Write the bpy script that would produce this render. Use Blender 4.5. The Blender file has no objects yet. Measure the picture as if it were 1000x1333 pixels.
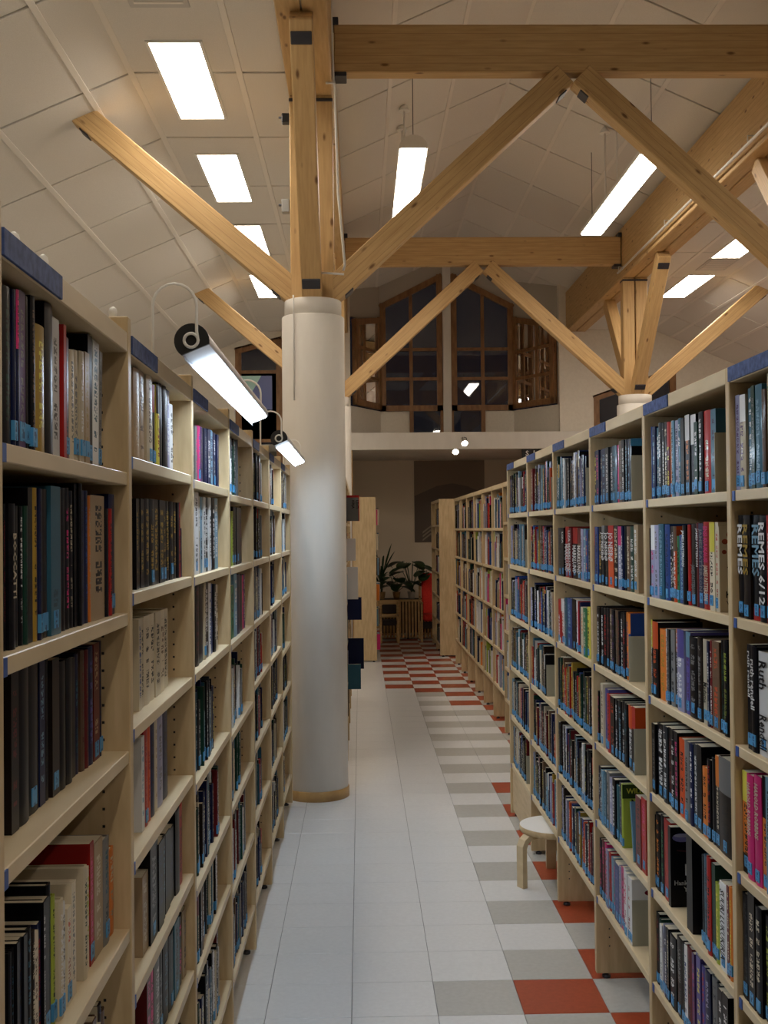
import bpy, math, random
from mathutils import Vector, Matrix
random.seed(7)
C = bpy.context.scene.collection
sc = bpy.context.scene
# ---------------- camera, night sky, exposure ----------------
W_, H_ = 1000.0, 1333.0
F_ = 1480.0
CAM = Vector((0, 0, 1.69))
ROLL = math.radians(0.55)
VPX, VPY = 469.0, 689.0
c_, s_ = math.cos(ROLL), math.sin(ROLL)
ax, ay = VPX - 500.0, -(VPY - 666.5)
ua, ub = ax * c_ + ay * s_, ay * c_ - ax * s_
yaw = math.atan(-ua / F_); pitch = math.atan(-ub / F_)
Fw = Vector((math.sin(yaw) * math.cos(pitch), math.cos(yaw) * math.cos(pitch), math.sin(pitch)))
R0 = Vector((math.cos(yaw), -math.sin(yaw), 0)); U0 = R0.cross(Fw)
Uc = U0 * c_ + R0 * s_; Rc = R0 * c_ - U0 * s_
cam = bpy.data.objects.new('camera', bpy.data.cameras.new('camera')); C.objects.link(cam)
m = Matrix((( Rc.x, Uc.x, -Fw.x, CAM.x), (Rc.y, Uc.y, -Fw.y, CAM.y), (Rc.z, Uc.z, -Fw.z, CAM.z), (0, 0, 0, 1)))
cam.matrix_world = m
cam.data.sensor_fit = 'VERTICAL'; cam.data.sensor_height = 24.0; cam.data.lens = 24.0 * F_ / H_
cam.data.clip_start = 0.05; cam.data.clip_end = 200
sc.camera = cam
sc.view_settings.view_transform = 'Standard'; sc.view_settings.look = 'None'
sc.view_settings.gamma = 1.0; sc.view_settings.use_curve_mapping = False
sc.view_settings.exposure = 1.2
wd = bpy.data.worlds.new('night_sky'); sc.world = wd; wd.use_nodes = True
wd.node_tree.nodes['Background'].inputs[0].default_value = (0.004, 0.004, 0.006, 1)
wd.node_tree.nodes['Background'].inputs[1].default_value = 0.6
LAMP_W = 9.5; LAMP_C = 21.0; PEND = 11.5     # radiance of ceiling tubes, shelf tubes, pendant tubes

def ray(px, py):
    return (Fw * F_ + Rc * (px - 500.0) + Uc * (666.5 - py))
def onX(px, py, X):            # point of a measured pixel on the plane x = X
    d = ray(px, py); return CAM + d * ((X - CAM.x) / d.x)
def onY(px, py, Y):
    d = ray(px, py); return CAM + d * (Y / d.y)

# ---------------- materials ----------------
def mat(name, base=(.8, .8, .8), rough=.5, **kw):
    m = bpy.data.materials.new(name); m.use_nodes = True
    b = m.node_tree.nodes['Principled BSDF']
    b.inputs['Base Color'].default_value = (*base, 1); b.inputs['Roughness'].default_value = rough
    for k, v in kw.items():
        b.inputs[k.replace('_', ' ')].default_value = v
    return m
def nd(m, typ, **kw):
    n = m.node_tree.nodes.new(typ)
    for k, v in kw.items(): setattr(n, k, v)
    return n
def lk(m, a, b): m.node_tree.links.new(a, b)
def coords(m, scale=(1, 1, 1), rnd=True):
    tc = nd(m, 'ShaderNodeTexCoord'); mp = nd(m, 'ShaderNodeMapping'); mp.inputs['Scale'].default_value = scale
    if rnd:
        oi = nd(m, 'ShaderNodeObjectInfo'); mu = nd(m, 'ShaderNodeVectorMath', operation='SCALE')
        cx = nd(m, 'ShaderNodeCombineXYZ')
        for i in range(3): lk(m, oi.outputs['Random'], cx.inputs[i])
        mu.inputs['Scale'].default_value = 17.0
        lk(m, cx.outputs[0], mu.inputs[0])
        ad = nd(m, 'ShaderNodeVectorMath', operation='ADD')
        lk(m, tc.outputs['Object'], ad.inputs[0]); lk(m, mu.outputs[0], ad.inputs[1]); lk(m, ad.outputs[0], mp.inputs['Vector'])
    else: lk(m, tc.outputs['Object'], mp.inputs['Vector'])
    return mp.outputs[0]
def noisy(m, c1, c2, scale=(1, 1, 1), ns=5, detail=3, lo=.35, hi=.65, rnd=True, bump=0):
    v = coords(m, scale, rnd)
    n = nd(m, 'ShaderNodeTexNoise'); n.inputs['Scale'].default_value = ns; n.inputs['Detail'].default_value = detail
    lk(m, v, n.inputs['Vector'])
    r = nd(m, 'ShaderNodeValToRGB'); r.color_ramp.elements[0].position = lo; r.color_ramp.elements[1].position = hi
    r.color_ramp.elements[0].color = (*c1, 1); r.color_ramp.elements[1].color = (*c2, 1)
    lk(m, n.outputs[0], r.inputs[0]); b = m.node_tree.nodes['Principled BSDF']; lk(m, r.outputs[0], b.inputs['Base Color'])
    if bump:
        bp = nd(m, 'ShaderNodeBump'); bp.inputs['Strength'].default_value = bump; bp.inputs['Distance'].default_value = .004
        lk(m, n.outputs[0], bp.inputs['Height']); lk(m, bp.outputs[0], b.inputs['Normal'])
    return r
M = {}
M['birch'] = mat('birch_laminate', rough=.42, Specular_IOR_Level=.2); noisy(M['birch'], (.48, .355, .20), (.58, .44, .26), (3, .6, 3), 14, 3)
M['birch_up'] = mat('birch_upright', rough=.42, Specular_IOR_Level=.2); noisy(M['birch_up'], (.48, .355, .20), (.58, .44, .26), (3, 3, .5), 14, 3)
M['edge'] = mat('shelf_edging', rough=.4, Specular_IOR_Level=.2); noisy(M['edge'], (.56, .44, .27), (.63, .51, .33), (2, .5, 2), 9, 2)
def glulam(name, ca, cb, cl):
    m = mat(name, rough=.5); b = m.node_tree.nodes['Principled BSDF']
    r = noisy(m, ca, cb, (.7, 9, 9), 6, 4, .3, .7); b.inputs['Specular IOR Level'].default_value = .3
    v = coords(m)
    vo = nd(m, 'ShaderNodeTexVoronoi'); vo.inputs['Scale'].default_value = 1.0
    mp = nd(m, 'ShaderNodeMapping'); mp.inputs['Scale'].default_value = (4.2, 11, 11); lk(m, v, mp.inputs['Vector']); lk(m, mp.outputs[0], vo.inputs['Vector'])
    kr = nd(m, 'ShaderNodeValToRGB'); kr.color_ramp.elements[0].position = .06; kr.color_ramp.elements[1].position = .15
    kr.color_ramp.elements[0].color = (.16, .07, .03, 1); kr.color_ramp.elements[1].color = (1, 1, 1, 1); lk(m, vo.outputs['Distance'], kr.inputs[0])
    mx = nd(m, 'ShaderNodeMix', data_type='RGBA', blend_type='MULTIPLY'); mx.inputs[0].default_value = .8
    lk(m, r.outputs[0], mx.inputs[6]); lk(m, kr.outputs[0], mx.inputs[7])
    tc = nd(m, 'ShaderNodeTexCoord'); sp = nd(m, 'ShaderNodeSeparateXYZ'); lk(m, tc.outputs['Object'], sp.inputs[0])
    md = nd(m, 'ShaderNodeMath', operation='PINGPONG'); md.inputs[1].default_value = .024; lk(m, sp.outputs[2], md.inputs[0])
    gt = nd(m, 'ShaderNodeMath', operation='LESS_THAN'); gt.inputs[1].default_value = .0012; lk(m, md.outputs[0], gt.inputs[0])
    mx2 = nd(m, 'ShaderNodeMix', data_type='RGBA'); mx2.inputs[7].default_value = (*cl, 1)
    lk(m, gt.outputs[0], mx2.inputs[0]); lk(m, mx.outputs[2], mx2.inputs[6]); lk(m, mx2.outputs[2], b.inputs['Base Color'])
    return m
M['pine'] = glulam('pine_glulam', (.50, .32, .14), (.62, .42, .20), (.36, .21, .09))
M['brown'] = mat('stained_window_wood', rough=.5); noisy(M['brown'], (.20, .095, .035), (.29, .15, .06), (1, 1, .3), 20, 3)
M['oak'] = mat('oak_trim', rough=.45); noisy(M['oak'], (.42, .25, .09), (.55, .34, .13), (1, 1, 1), 12, 3)
M['panel'] = mat('ceiling_fibre_panel', rough=.95); noisy(M['panel'], (.70, .67, .62), (.75, .72, .67), (1, 1, 1), 160, 2, bump=.08)
M['gridbar'] = mat('painted_grid_bar', (.80, .76, .70), .6)
M['slab'] = mat('roof_slab', (.48, .44, .38), .95)
M['wall'] = mat('painted_wall', rough=.9); noisy(M['wall'], (.74, .69, .60), (.78, .73, .64), (1, 1, 1), 30, 3, bump=.1)
M['column'] = mat('column_plaster', rough=.8); noisy(M['column'], (.72, .69, .64), (.76, .73, .68), (1, 1, .3), 10, 3)
M['white'] = mat('white_enamel', (.8, .79, .76), .35)
M['grey'] = mat('grey_enamel', (.34, .34, .33), .4)
M['bookend'] = mat('bookend_grey_enamel', (.33, .32, .25), .5)
M['black'] = mat('black_plastic', (.012, .012, .013), .4)
M['steel'] = mat('dark_steel', (.05, .05, .06), .45, Metallic=.6)
M['alu'] = mat('brushed_aluminium', (.55, .56, .6), .35, Metallic=.7)
M['blue'] = mat('blue_sign_strip', rough=.6, Specular_IOR_Level=.2); noisy(M['blue'], (.03, .055, .15), (.07, .11, .27), (1, 1, 1), 60, 3)
M['bluetag'] = mat('blue_shelf_tag', (.02, .07, .27), .5)
M['glass'] = mat('window_glass', (.75, .78, .8), .015, Transmission_Weight=1.0, IOR=1.55)
M['red'] = mat('red_upholstery', rough=.9); noisy(M['red'], (.55, .02, .012), (.68, .035, .02), (1, 1, 1), 80, 3)
M['darkcloth_shade'] = mat('dark_upholstery_and_shade', (.03, .02, .018), .9)
M['leaf'] = mat('leaf_green', rough=.4); noisy(M['leaf'], (.012, .035, .012), (.03, .07, .02), (1, 1, 1), 14, 3)
M['pot'] = mat('pot_ceramic', (.6, .57, .5), .5)
M['soil'] = mat('dark_soil_and_box', (.03, .02, .012), 1)
M['kick'] = M['birch']
for k, (a, b) in dict(tw=((.64, .65, .66), (.69, .70, .71)), tg=((.42, .42, .40), (.47, .47, .45)), tr=((.31, .052, .02), (.38, .07, .028))).items():
    M[k] = mat('floor_tile_' + k, rough=.32); noisy(M[k], a, b, (1, 1, 1), 55, 4, .3, .7)
M['joint'] = mat('tile_joint', (.25, .25, .26), .8)
def emis(name, col, s):
    m = mat(name, (.9, .9, .9), .4); b = m.node_tree.nodes['Principled BSDF']
    b.inputs['Emission Color'].default_value = (*col, 1); b.inputs['Emission Strength'].default_value = s; return m
M['tube_warm'] = emis('lit_ceiling_diffuser', (1, .89, .75), LAMP_W)
M['tube_pend'] = emis('lit_pendant_diffuser', (1, .89, .75), PEND)
M['tube_cool'] = emis('lit_shelf_lamp_diffuser', (.70, .85, 1.0), LAMP_C)
M['spotlit'] = emis('lit_spot_lens', (1, .93, .8), 25)
# book materials: colour lives in the mesh attribute; lettering is a grid of glyph-like marks
def attr(m, n):
    a = nd(m, 'ShaderNodeAttribute'); a.attribute_name = n; return a
M['cover'] = mat('book_cover', rough=.35); b = M['cover'].node_tree.nodes['Principled BSDF']
lk(M['cover'], attr(M['cover'], 'Col').outputs['Color'], b.inputs['Base Color']); b.inputs['Coat Weight'].default_value = .10; b.inputs['Specular IOR Level'].default_value = .06; b.inputs['Coat Roughness'].default_value = .09
def lettering(name):
    m = mat(name, rough=.35); b = m.node_tree.nodes['Principled BSDF']; b.inputs['Coat Weight'].default_value = .10; b.inputs['Specular IOR Level'].default_value = .06; b.inputs['Coat Roughness'].default_value = .09
    uv = nd(m, 'ShaderNodeUVMap'); uv.uv_map = 'UVMap'; sp = nd(m, 'ShaderNodeSeparateXYZ'); lk(m, uv.outputs[0], sp.inputs[0])
    def mt(op, a, bv=None):
        n = nd(m, 'ShaderNodeMath', operation=op)
        if isinstance(a, (int, float)): n.inputs[0].default_value = a
        else: lk(m, a, n.inputs[0])
        if bv is not None:
            if isinstance(bv, (int, float)): n.inputs[1].default_value = bv
            else: lk(m, bv, n.inputs[1])
        return n.outputs[0]
    u, v = sp.outputs[0], sp.outputs[1]
    pu = mt('FLOOR', mt('MULTIPLY', u, 11)); pv = mt('FLOOR', mt('MULTIPLY', v, 5))
    cb = nd(m, 'ShaderNodeCombineXYZ'); lk(m, pu, cb.inputs[0]); lk(m, pv, cb.inputs[1])
    wn = nd(m, 'ShaderNodeTexWhiteNoise', noise_dimensions='2D'); lk(m, cb.outputs[0], wn.inputs['Vector'])
    on = mt('GREATER_THAN', wn.outputs['Value'], .36)
    gap = mt('LESS_THAN', mt('FRACT', v), .8)
    wnw = nd(m, 'ShaderNodeTexWhiteNoise', noise_dimensions='1D'); lk(m, mt('FLOOR', v), wnw.inputs['W'])
    wordgap = mt('GREATER_THAN', wnw.outputs['Value'], .15)
    inn = mt('MULTIPLY', mt('GREATER_THAN', u, .28), mt('LESS_THAN', u, .74))
    f = mt('MULTIPLY', mt('MULTIPLY', on, gap), mt('MULTIPLY', inn, wordgap))
    mx = nd(m, 'ShaderNodeMix', data_type='RGBA'); lk(m, f, mx.inputs[0])
    lk(m, attr(m, 'Col').outputs['Color'], mx.inputs[6]); lk(m, attr(m, 'Ttl').outputs['Color'], mx.inputs[7]); lk(m, mx.outputs[2], b.inputs['Base Color'])
    return m
M['letter'] = lettering('spine_lettering')
M['pages'] = mat('paper_pages', rough=.9); noisy(M['pages'], (.52, .45, .33), (.66, .59, .45), (1, 260, 1), 3, 2)
BOOKM = [M['cover'], M['letter'], M['pages']]

# ---------------- mesh helpers ----------------
class MB:
    def __init__(s): s.v = []; s.f = []; s.m = []; s.c = []; s.t = []; s.uv = []; s.sm = []; s.X = None; s.attr = False
    def P(s, p):
        if s.X is not None: p = s.X @ Vector(p)
        s.v.append((p[0], p[1], p[2])); return len(s.v) - 1
    def face(s, pts, mi=0, col=None, ttl=None, uv=None, sm=False):
        s.f.append([s.P(p) for p in pts]); s._a(mi, col, ttl, uv, len(pts), sm)
    def facei(s, idx, mi=0, col=None, ttl=None, uv=None, sm=False):
        s.f.append(list(idx)); s._a(mi, col, ttl, uv, len(idx), sm)
    def _a(s, mi, col, ttl, uv, n, sm):
        s.m.append(mi); s.sm.append(sm)
        if col is not None: s.attr = True
        s.c.append(col or (1, 1, 1)); s.t.append(ttl or (1, 1, 1)); s.uv.append(uv or [(0, 0)] * n)
    def box(s, x0, x1, y0, y1, z0, z1, mi=0, col=None, bev=0):
        if bev:
            b = bev; k = []
            # chamfered box: 24 corners
            q = {}
            for i, x in ((-1, x0), (1, x1)):
                for j, y in ((-1, y0), (1, y1)):
                    for l, z in ((-1, z0), (1, z1)):
                        q[i, j, l, 'x'] = s.P((x, y - j * b, z - l * b)); q[i, j, l, 'y'] = s.P((x - i * b, y, z - l * b)); q[i, j, l, 'z'] = s.P((x - i * b, y - j * b, z))
            def F(ids): s.facei([q[i] for i in ids], mi, col)
            for i in (-1, 1):
                o = [(i, -1, -1), (i, 1, -1), (i, 1, 1), (i, -1, 1)]
                if i < 0: o.reverse()
                F([(*a, 'x') for a in o])
                o = [(-1, i, -1), (-1, i, 1), (1, i, 1), (1, i, -1)]
                if i < 0: o.reverse()
                F([(*a, 'y') for a in o])
                o = [(-1, -1, i), (1, -1, i), (1, 1, i), (-1, 1, i)]
                if i < 0: o.reverse()
                F([(*a, 'z') for a in o])
            for a in (-1, 1):
                for c in (-1, 1):
                    o = [(-1, a, c, 'y'), (1, a, c, 'y'), (1, a, c, 'z'), (-1, a, c, 'z')]; F(o if a * c < 0 else o[::-1]) if True else 0
                    o = [(a, -1, c, 'x'), (a, 1, c, 'x'), (a, 1, c, 'z'), (a, -1, c, 'z')]; F(o if a * c > 0 else o[::-1])
                    o = [(a, c, -1, 'x'), (a, c, 1, 'x'), (a, c, 1, 'y'), (a, c, -1, 'y')]; F(o if a * c < 0 else o[::-1])
            for i in (-1, 1):
                for j in (-1, 1):
                    for l in (-1, 1):
                        o = [(i, j, l, 'x'), (i, j, l, 'y'), (i, j, l, 'z')]
                        F(o if i * j * l > 0 else o[::-1])
            return s
        i = [s.P(p) for p in ((x0, y0, z0), (x1, y0, z0), (x1, y1, z0), (x0, y1, z0), (x0, y0, z1), (x1, y0, z1), (x1, y1, z1), (x0, y1, z1))]
        for f in ((3, 2, 1, 0), (4, 5, 6, 7), (0, 1, 5, 4), (1, 2, 6, 5), (2, 3, 7, 6), (3, 0, 4, 7)):
            s.facei([i[k] for k in f], mi, col)
        return s
    def prism(s, poly, h0, h1, axis='z', mi=0, col=None):
        def T(a, b, h): return (a, b, h) if axis == 'z' else ((a, h, b) if axis == 'y' else (h, a, b))
        lo = [s.P(T(a, b, h0)) for a, b in poly]; hi = [s.P(T(a, b, h1)) for a, b in poly]; n = len(poly)
        s.facei(lo[::-1], mi, col); s.facei(hi, mi, col)
        for k in range(n): s.facei([lo[k], lo[(k + 1) % n], hi[(k + 1) % n], hi[k]], mi, col)
        return s
    def tube(s, pts, r, n=8, mi=0, cap=True, sm=True):
        pts = [Vector(p) for p in pts]; rings = []; R = r if isinstance(r, (list, tuple)) else [r] * len(pts)
        up = Vector((0, 0, 1))
        d0 = (pts[1] - pts[0]).normalized()
        a = d0.cross(up) if abs(d0.dot(up)) < .95 else d0.cross(Vector((0, 1, 0)))
        a.normalize()
        for k, p in enumerate(pts):
            d = (pts[min(k + 1, len(pts) - 1)] - pts[max(k - 1, 0)]).normalized()
            a = (a - d * a.dot(d)).normalized(); b2 = d.cross(a)
            rings.append([s.P(p + (a * math.cos(t) + b2 * math.sin(t)) * R[k]) for t in [2 * math.pi * i / n for i in range(n)]])
        for k in range(len(rings) - 1):
            for i in range(n):
                j = (i + 1) % n; s.facei([rings[k][i], rings[k][j], rings[k + 1][j], rings[k + 1][i]], mi, sm=sm)
        if cap: s.facei(rings[0][::-1], mi); s.facei(rings[-1], mi)
        return s
    def lathe(s, prof, n=32, c=(0, 0), mi=0, sm=True):
        rings = [[s.P((c[0] + r * math.cos(2 * math.pi * i / n), c[1] + r * math.sin(2 * math.pi * i / n), z)) for i in range(n)] for r, z in prof]
        for k in range(len(rings) - 1):
            for i in range(n):
                j = (i + 1) % n; s.facei([rings[k][i], rings[k][j], rings[k + 1][j], rings[k + 1][i]], mi, sm=sm)
        s.facei(rings[0][::-1], mi); s.facei(rings[-1], mi)
        return s
    def mesh(s, name, mats):
        me = bpy.data.meshes.new(name); me.from_pydata(s.v, [], s.f)
        for mm in (mats if isinstance(mats, (list, tuple)) else [mats]): me.materials.append(mm)
        me.polygons.foreach_set('material_index', s.m); me.polygons.foreach_set('use_smooth', s.sm)
        if s.attr:
            ca = me.color_attributes.new('Col', 'FLOAT_COLOR', 'CORNER'); ta = me.color_attributes.new('Ttl', 'FLOAT_COLOR', 'CORNER')
            uvl = me.uv_layers.new(name='UVMap'); cc = []; tt = []; uu = []
            for f, c, t, u in zip(s.f, s.c, s.t, s.uv):
                for k in range(len(f)): cc += (*c, 1); tt += (*t, 1); uu += u[k]
            ca.data.foreach_set('color', cc); ta.data.foreach_set('color', tt); uvl.data.foreach_set('uv', uu)
        me.update(); return me
    def build(s, name, mats, parent=None, loc=None):
        return link(name, s.mesh(name, mats), parent, loc)
def link(name, me, parent=None, loc=None):
    o = bpy.data.objects.new(name, me); C.objects.link(o)
    if parent is not None: o.parent = parent
    if loc is not None: o.location = loc
    return o
def tag(o, label, cat, group=None, kind=None):
    o['label'] = label; o['category'] = cat
    if group: o['group'] = group
    if kind: o['kind'] = kind
    return o
def thing(name, loc, label, cat, group=None):
    return tag(link(name, None, None, loc), label, cat, group)
def struct(o): o['kind'] = 'structure'; return o
def stuff(o): o['kind'] = 'stuff'; return o
# ---------------- floor ----------------
XL, XR, RID = -.29, 3.08, 1.395
fl = MB(); fl.box(-4.3, 7.1, -9, 18.5, -.1, -.004); floor = struct(fl.build('floor', M['joint']))
T0 = 3.966; TX = [-.645 + .3 * k for k in range(-1, 8)]
def tilekind(ci, r):                      # ci: column index from x = -.045 (0) outwards
    if r >= 26 and ci >= 1:
        return 'tr' if (ci + r) % 2 == 0 else 'tw'
    if ci == 1: return 'tg' if r == 0 else 'tw'
    if ci == 2: return 'tr' if r == 0 else ('tg' if r % 2 else 'tw')
    if ci == 3: return ('tr' if r % 2 else 'tg') if r < 12 else ('tr' if r in (23, 25) else 'tg' if r % 2 else 'tw')
    if ci >= 4: return 'tr' if (ci + r) % 2 == 0 and r >= 12 else ('tg' if r % 2 else 'tw')
    return 'tw'
tm = {k: MB().box(-.1488, .1488, -.1488, .1488, -.006, .0, bev=.0012).mesh('floor_tile', M[k]) for k in ('tw', 'tg', 'tr')}
for r in range(-7, 22):
    for x in TX[1:]:
        ci = round((x + .045) / .3)
        link('tile', tm[tilekind(ci, r)], floor, (x + .15, T0 + .3 * r + .15, 0))
far = MB(); KI = ['tw', 'tg', 'tr']
for r in range(-43, 49):
    for ci in range(-14, 24):
        x = -.045 + .3 * ci
        if -7 <= r < 22 and -.7 < x < 1.8: continue
        y = T0 + .3 * r
        if y > 18.2 or x < -4.3 or x > 7: continue
        far.box(x + .001, x + .299, y + .001, y + .299, -.006, 0, KI.index(tilekind(ci, r)))
stuff(far.build('tile', [M[k] for k in KI], floor))
# ---------------- walls ----------------
YW = 16.0
wb = MB()
wb.box(-4.4, -1.74, YW, YW + .2, 0, 5); wb.box(-1.08, -.12, YW, YW + .2, 2.8, 5.6); wb.box(-1.74, -1.08, YW, YW + .2, 0, 2.35); wb.prism([(-1.74, 4.24), (-1.08, 4.40), (-1.08, 5.2), (-1.74, 5.2)], YW, YW + .2, 'y')
wb.box(-1.08, -.75, YW, YW + .2, 0, 2.8)
wb.box(2.84, 3.32, YW, YW + .2, 2.8, 5.6); wb.prism([(3.32, 3.53), (4.5, 3.93), (4.5, 5), (3.32, 5)], YW, YW + .2, 'y'); wb.box(3.32, 4.5, YW, YW + .2, 0, 2.3); wb.box(4.5, 7.2, YW, YW + .2, 0, 5); wb.box(2.95, 3.32, YW, YW + .2, 0, 2.8)
struct(wb.build('wall_back', M['wall']))
wl = MB(); wl.box(-4.4, -4.2, -9, YW, 0, 4); struct(wl.build('wall_left', M['wall']))
wr = MB(); wr.box(7, 7.2, -9, YW, 0, 4); struct(wr.build('wall_right', M['wall']))
wf = MB(); wf.box(-4.4, 7.2, -9.2, -9, 0, 6); struct(wf.build('wall_front', M['wall']))
# alcove under the gallery, and the window bay over it
al = MB(); al.box(-1.7, 4.4, 18.4, 18.6, 0, 2.9); al.box(-1.7, -1.6, YW + .2, 18.4, 0, 2.9); al.box(4.3, 4.4, YW + .2, 18.4, 0, 2.9)
struct(al.build('wall_alcove', mat('alcove_wall_paint', (.74, .64, .50), .9)))
so = MB(); so.box(-1.7, 4.4, YW + .05, 18.4, 2.8, 2.9); struct(so.build('ceiling_alcove', M['wall']))
fa = MB(); fa.box(-.12, 3.3, YW - .1, YW + .05, 2.8, 3.04, bev=.004); struct(fa.build('trim_1', M['column']))
jb = MB(); jb.box(-.17, -.10, YW - .03, YW + .02, 0, 2.8); struct(jb.build('trim_2', M['oak']))
YB = 16.9
bay = [(-.12, YW + .05), (.32, YB), (2.31, YB), (2.86, YW + .05)]
pw = MB()
for (xa, ya), (xb, yb) in ((bay[0], bay[1]), (bay[2], bay[3])):
    pw.prism([(xa, ya), (xb, yb), (xb, yb + .1), (xa, ya + .1)], 2.9, 3.44)
pw.box(.32, .78, YB, YB + .1, 2.9, 3.44); pw.box(1.86, 2.31, YB, YB + .1, 2.9, 3.44)
struct(pw.build('wall_bay', M['wall']))
# ---------------- windows ----------------
def bar(mb, a, b, w, t, nrm):
    a, b, nrm = Vector(a), Vector(b), Vector(nrm).normalized(); d = (b - a).normalized(); s = d.cross(nrm).normalized() * w / 2; n = nrm * t / 2
    q = [mb.P(p) for p in (a - s - n, a + s - n, a + s + n, a - s + n, b - s - n, b + s - n, b + s + n, b - s + n)]
    for f in ((0, 1, 2, 3), (7, 6, 5, 4), (0, 4, 5, 1), (1, 5, 6, 2), (2, 6, 7, 3), (3, 7, 4, 0)): mb.facei([q[k] for k in f])
def window(name, A, B, z0, za, zb, muls, rails, low=None, w=.085):
    """leaf between plan points A and B, sill z0, head za at A and zb at B; low: (s0, s1, zlow) dropped panes"""
    root = struct(link(name, None, None, (A[0], A[1], z0)))
    A, B = Vector((*A, 0)), Vector((*B, 0)); L = (B - A).length; d = (B - A).normalized(); n = Vector((-d.y, d.x, 0))
    off = Vector((A.x, A.y, z0))
    P = lambda s, z: A + d * s + Vector((0, 0, z)) - off
    hd = lambda s: za + (zb - za) * s / L
    def add(nm, a, b, ww, t=.07):
        mb = MB(); bar(mb, a, b, ww, t, n); mb.build(nm, M['brown'], root)
    h = w / 2
    add('window_frame', P(h, z0), P(h, hd(h)), w); add('window_frame', P(L - h, z0), P(L - h, hd(L - h)), w)
    add('window_frame', P(0, z0 + h), P(L, z0 + h), w); add('window_frame', P(0, za - h), P(L, zb - h), w, .08)
    for s in muls: add('mullion', P(s, z0), P(s, hd(s) - h), .05, .06)
    for z in rails: add('glazing_bar', P(0, z), P(L, z), .045, .05)
    if low:
        s0, s1, zl = low
        for s in (s0, s1): add('mullion', P(s, zl), P(s, z0), .06)
    ss = [0] + list(muls) + [L]; zz = [z0] + list(rails)
    for i in range(len(ss) - 1):
        for j in range(len(zz)):
            a, b = ss[i], ss[i + 1]; lo = zz[j]; t1, t2 = (zz[j + 1],) * 2 if j + 1 < len(zz) else (hd(a) - .01, hd(b) - .01)
            mb = MB(); fr = [P(a, lo), P(b, lo), P(b, t2), P(a, t1)]; q = [mb.P(p + n * .004) for p in fr] + [mb.P(p - n * .004) for p in fr]
            for f in ((0, 1, 2, 3), (7, 6, 5, 4), (0, 4, 5, 1), (1, 5, 6, 2), (2, 6, 7, 3), (3, 7, 4, 0)): mb.facei([q[k] for k in f])
            mb.build('pane', M['glass'], root)
    if low:
        s0, s1, zl = low; mb = MB(); fr = [P(s0, zl), P(s1, zl), P(s1, z0), P(s0, z0)]; q = [mb.P(p + n * .004) for p in fr] + [mb.P(p - n * .004) for p in fr]
        for f in ((0, 1, 2, 3), (7, 6, 5, 4), (0, 4, 5, 1), (1, 5, 6, 2), (2, 6, 7, 3), (3, 7, 4, 0)): mb.facei([q[k] for k in f])
        mb.build('pane', M['glass'], root)
    return root
window('window_1', (.32, YB), (1.25, YB), 3.44, 5.03, 5.50, [.46], [3.92, 4.36], (.46, .92, 2.9))
window('window_2', (1.38, YB), (2.31, YB), 3.44, 5.50, 5.02, [.47], [3.92, 4.36], (.0, .47, 2.9))
window('window_3', (-.06, YW + .12), (.32, YB), 3.46, 4.68, 4.84, [.30], [3.9, 4.3])
window('window_4', (2.31, YB), (2.80, YW + .12), 3.46, 4.84, 4.62, [.55], [3.9, 4.3])
window('window_5', (-1.74, YW + .04), (-1.08, YW + .04), 2.35, 4.26, 4.42, [], [3.72 + .2, 2.95])
window('window_6', (3.32, YW + .04), (4.5, YW + .04), 2.3, 3.55, 3.95, [.6], [3.14])
cp = MB(); cp.box(1.255, 1.375, YB - .06, YB + .06, 2.9, 5.6); struct(cp.build('trim_3', M['column']))
gp = MB(); gp.face([(-1.66, YW + .02, 3.85), (-1.35, YW + .02, 3.85), (-1.52, YW + .02, 3.52), (-1.66, YW + .02, 3.62)]); gp.face([(-1.66, YW + .022, 3.85), (-1.66, YW + .022, 3.62), (-1.52, YW + .022, 3.52), (-1.35, YW + .022, 3.85)])
tri = thing('hanging_glass_triangles', (-1.5, YW - .02, 3.5), 'pale turquoise and blue pane hanging in the small gable window left of the white column', 'glass panel')
def slabpoly(pts, t, name, m, par):
    mb = MB(); mb.prism([(a - par.location.x, b - par.location.z) for a, b in pts], -t / 2, t / 2, 'y'); return mb.build(name, m, par)
slabpoly([(-1.66, 3.86), (-1.37, 3.86), (-1.53, 3.58), (-1.66, 3.70)], .008, 'turquoise_glass', mat('turquoise_glass', (.45, .75, .72), .3), tri)
slabpoly([(-1.37, 3.86), (-1.22, 3.86), (-1.22, 3.38), (-1.42, 3.40), (-1.53, 3.58)], .008, 'blue_glass', mat('blue_glass', (.12, .16, .42), .3), tri)
# ---------------- ceiling ----------------
S = .45; ZR = 5.8; ZE = 4.5; SA = .43; YE = 17.0
EV = ZR - S * (RID - XL)
cb = MB(); t = .012
def slabq(mb, x0, z0, x1, z1, ya, yb, th=.05):
    mb.prism([(x0, z0 + t), (x1, z1 + t), (x1, z1 + t + th), (x0, z0 + t + th)], ya, yb, 'y')
slabq(cb, XL, EV, RID, ZR, -9, YE); slabq(cb, RID, ZR, XR, EV, -9, YE)
uF = 1.375; xo = 4.25
slabq(cb, -uF, ZE, XL, ZE, -9, YW + .2); slabq(cb, -xo, ZE - SA * (xo - uF), -uF, ZE, -9, YW + .2)
mir = lambda x: 2 * RID - x
slabq(cb, XR, ZE, mir(-uF), ZE, -9, YW + .2); slabq(cb, mir(-uF), ZE, mir(-xo), ZE - SA * (xo - uF), -9, YW + .2)
for pl_ in ([(.30, 5.02), (1.26, 5.49), (1.26, 5.8), (.30, 5.4)], [(1.36, 5.49), (2.33, 5.02), (2.33, 5.4), (1.36, 5.85)]):
    cb.prism(pl_, YB - .02, YB + .1, 'y')
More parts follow.
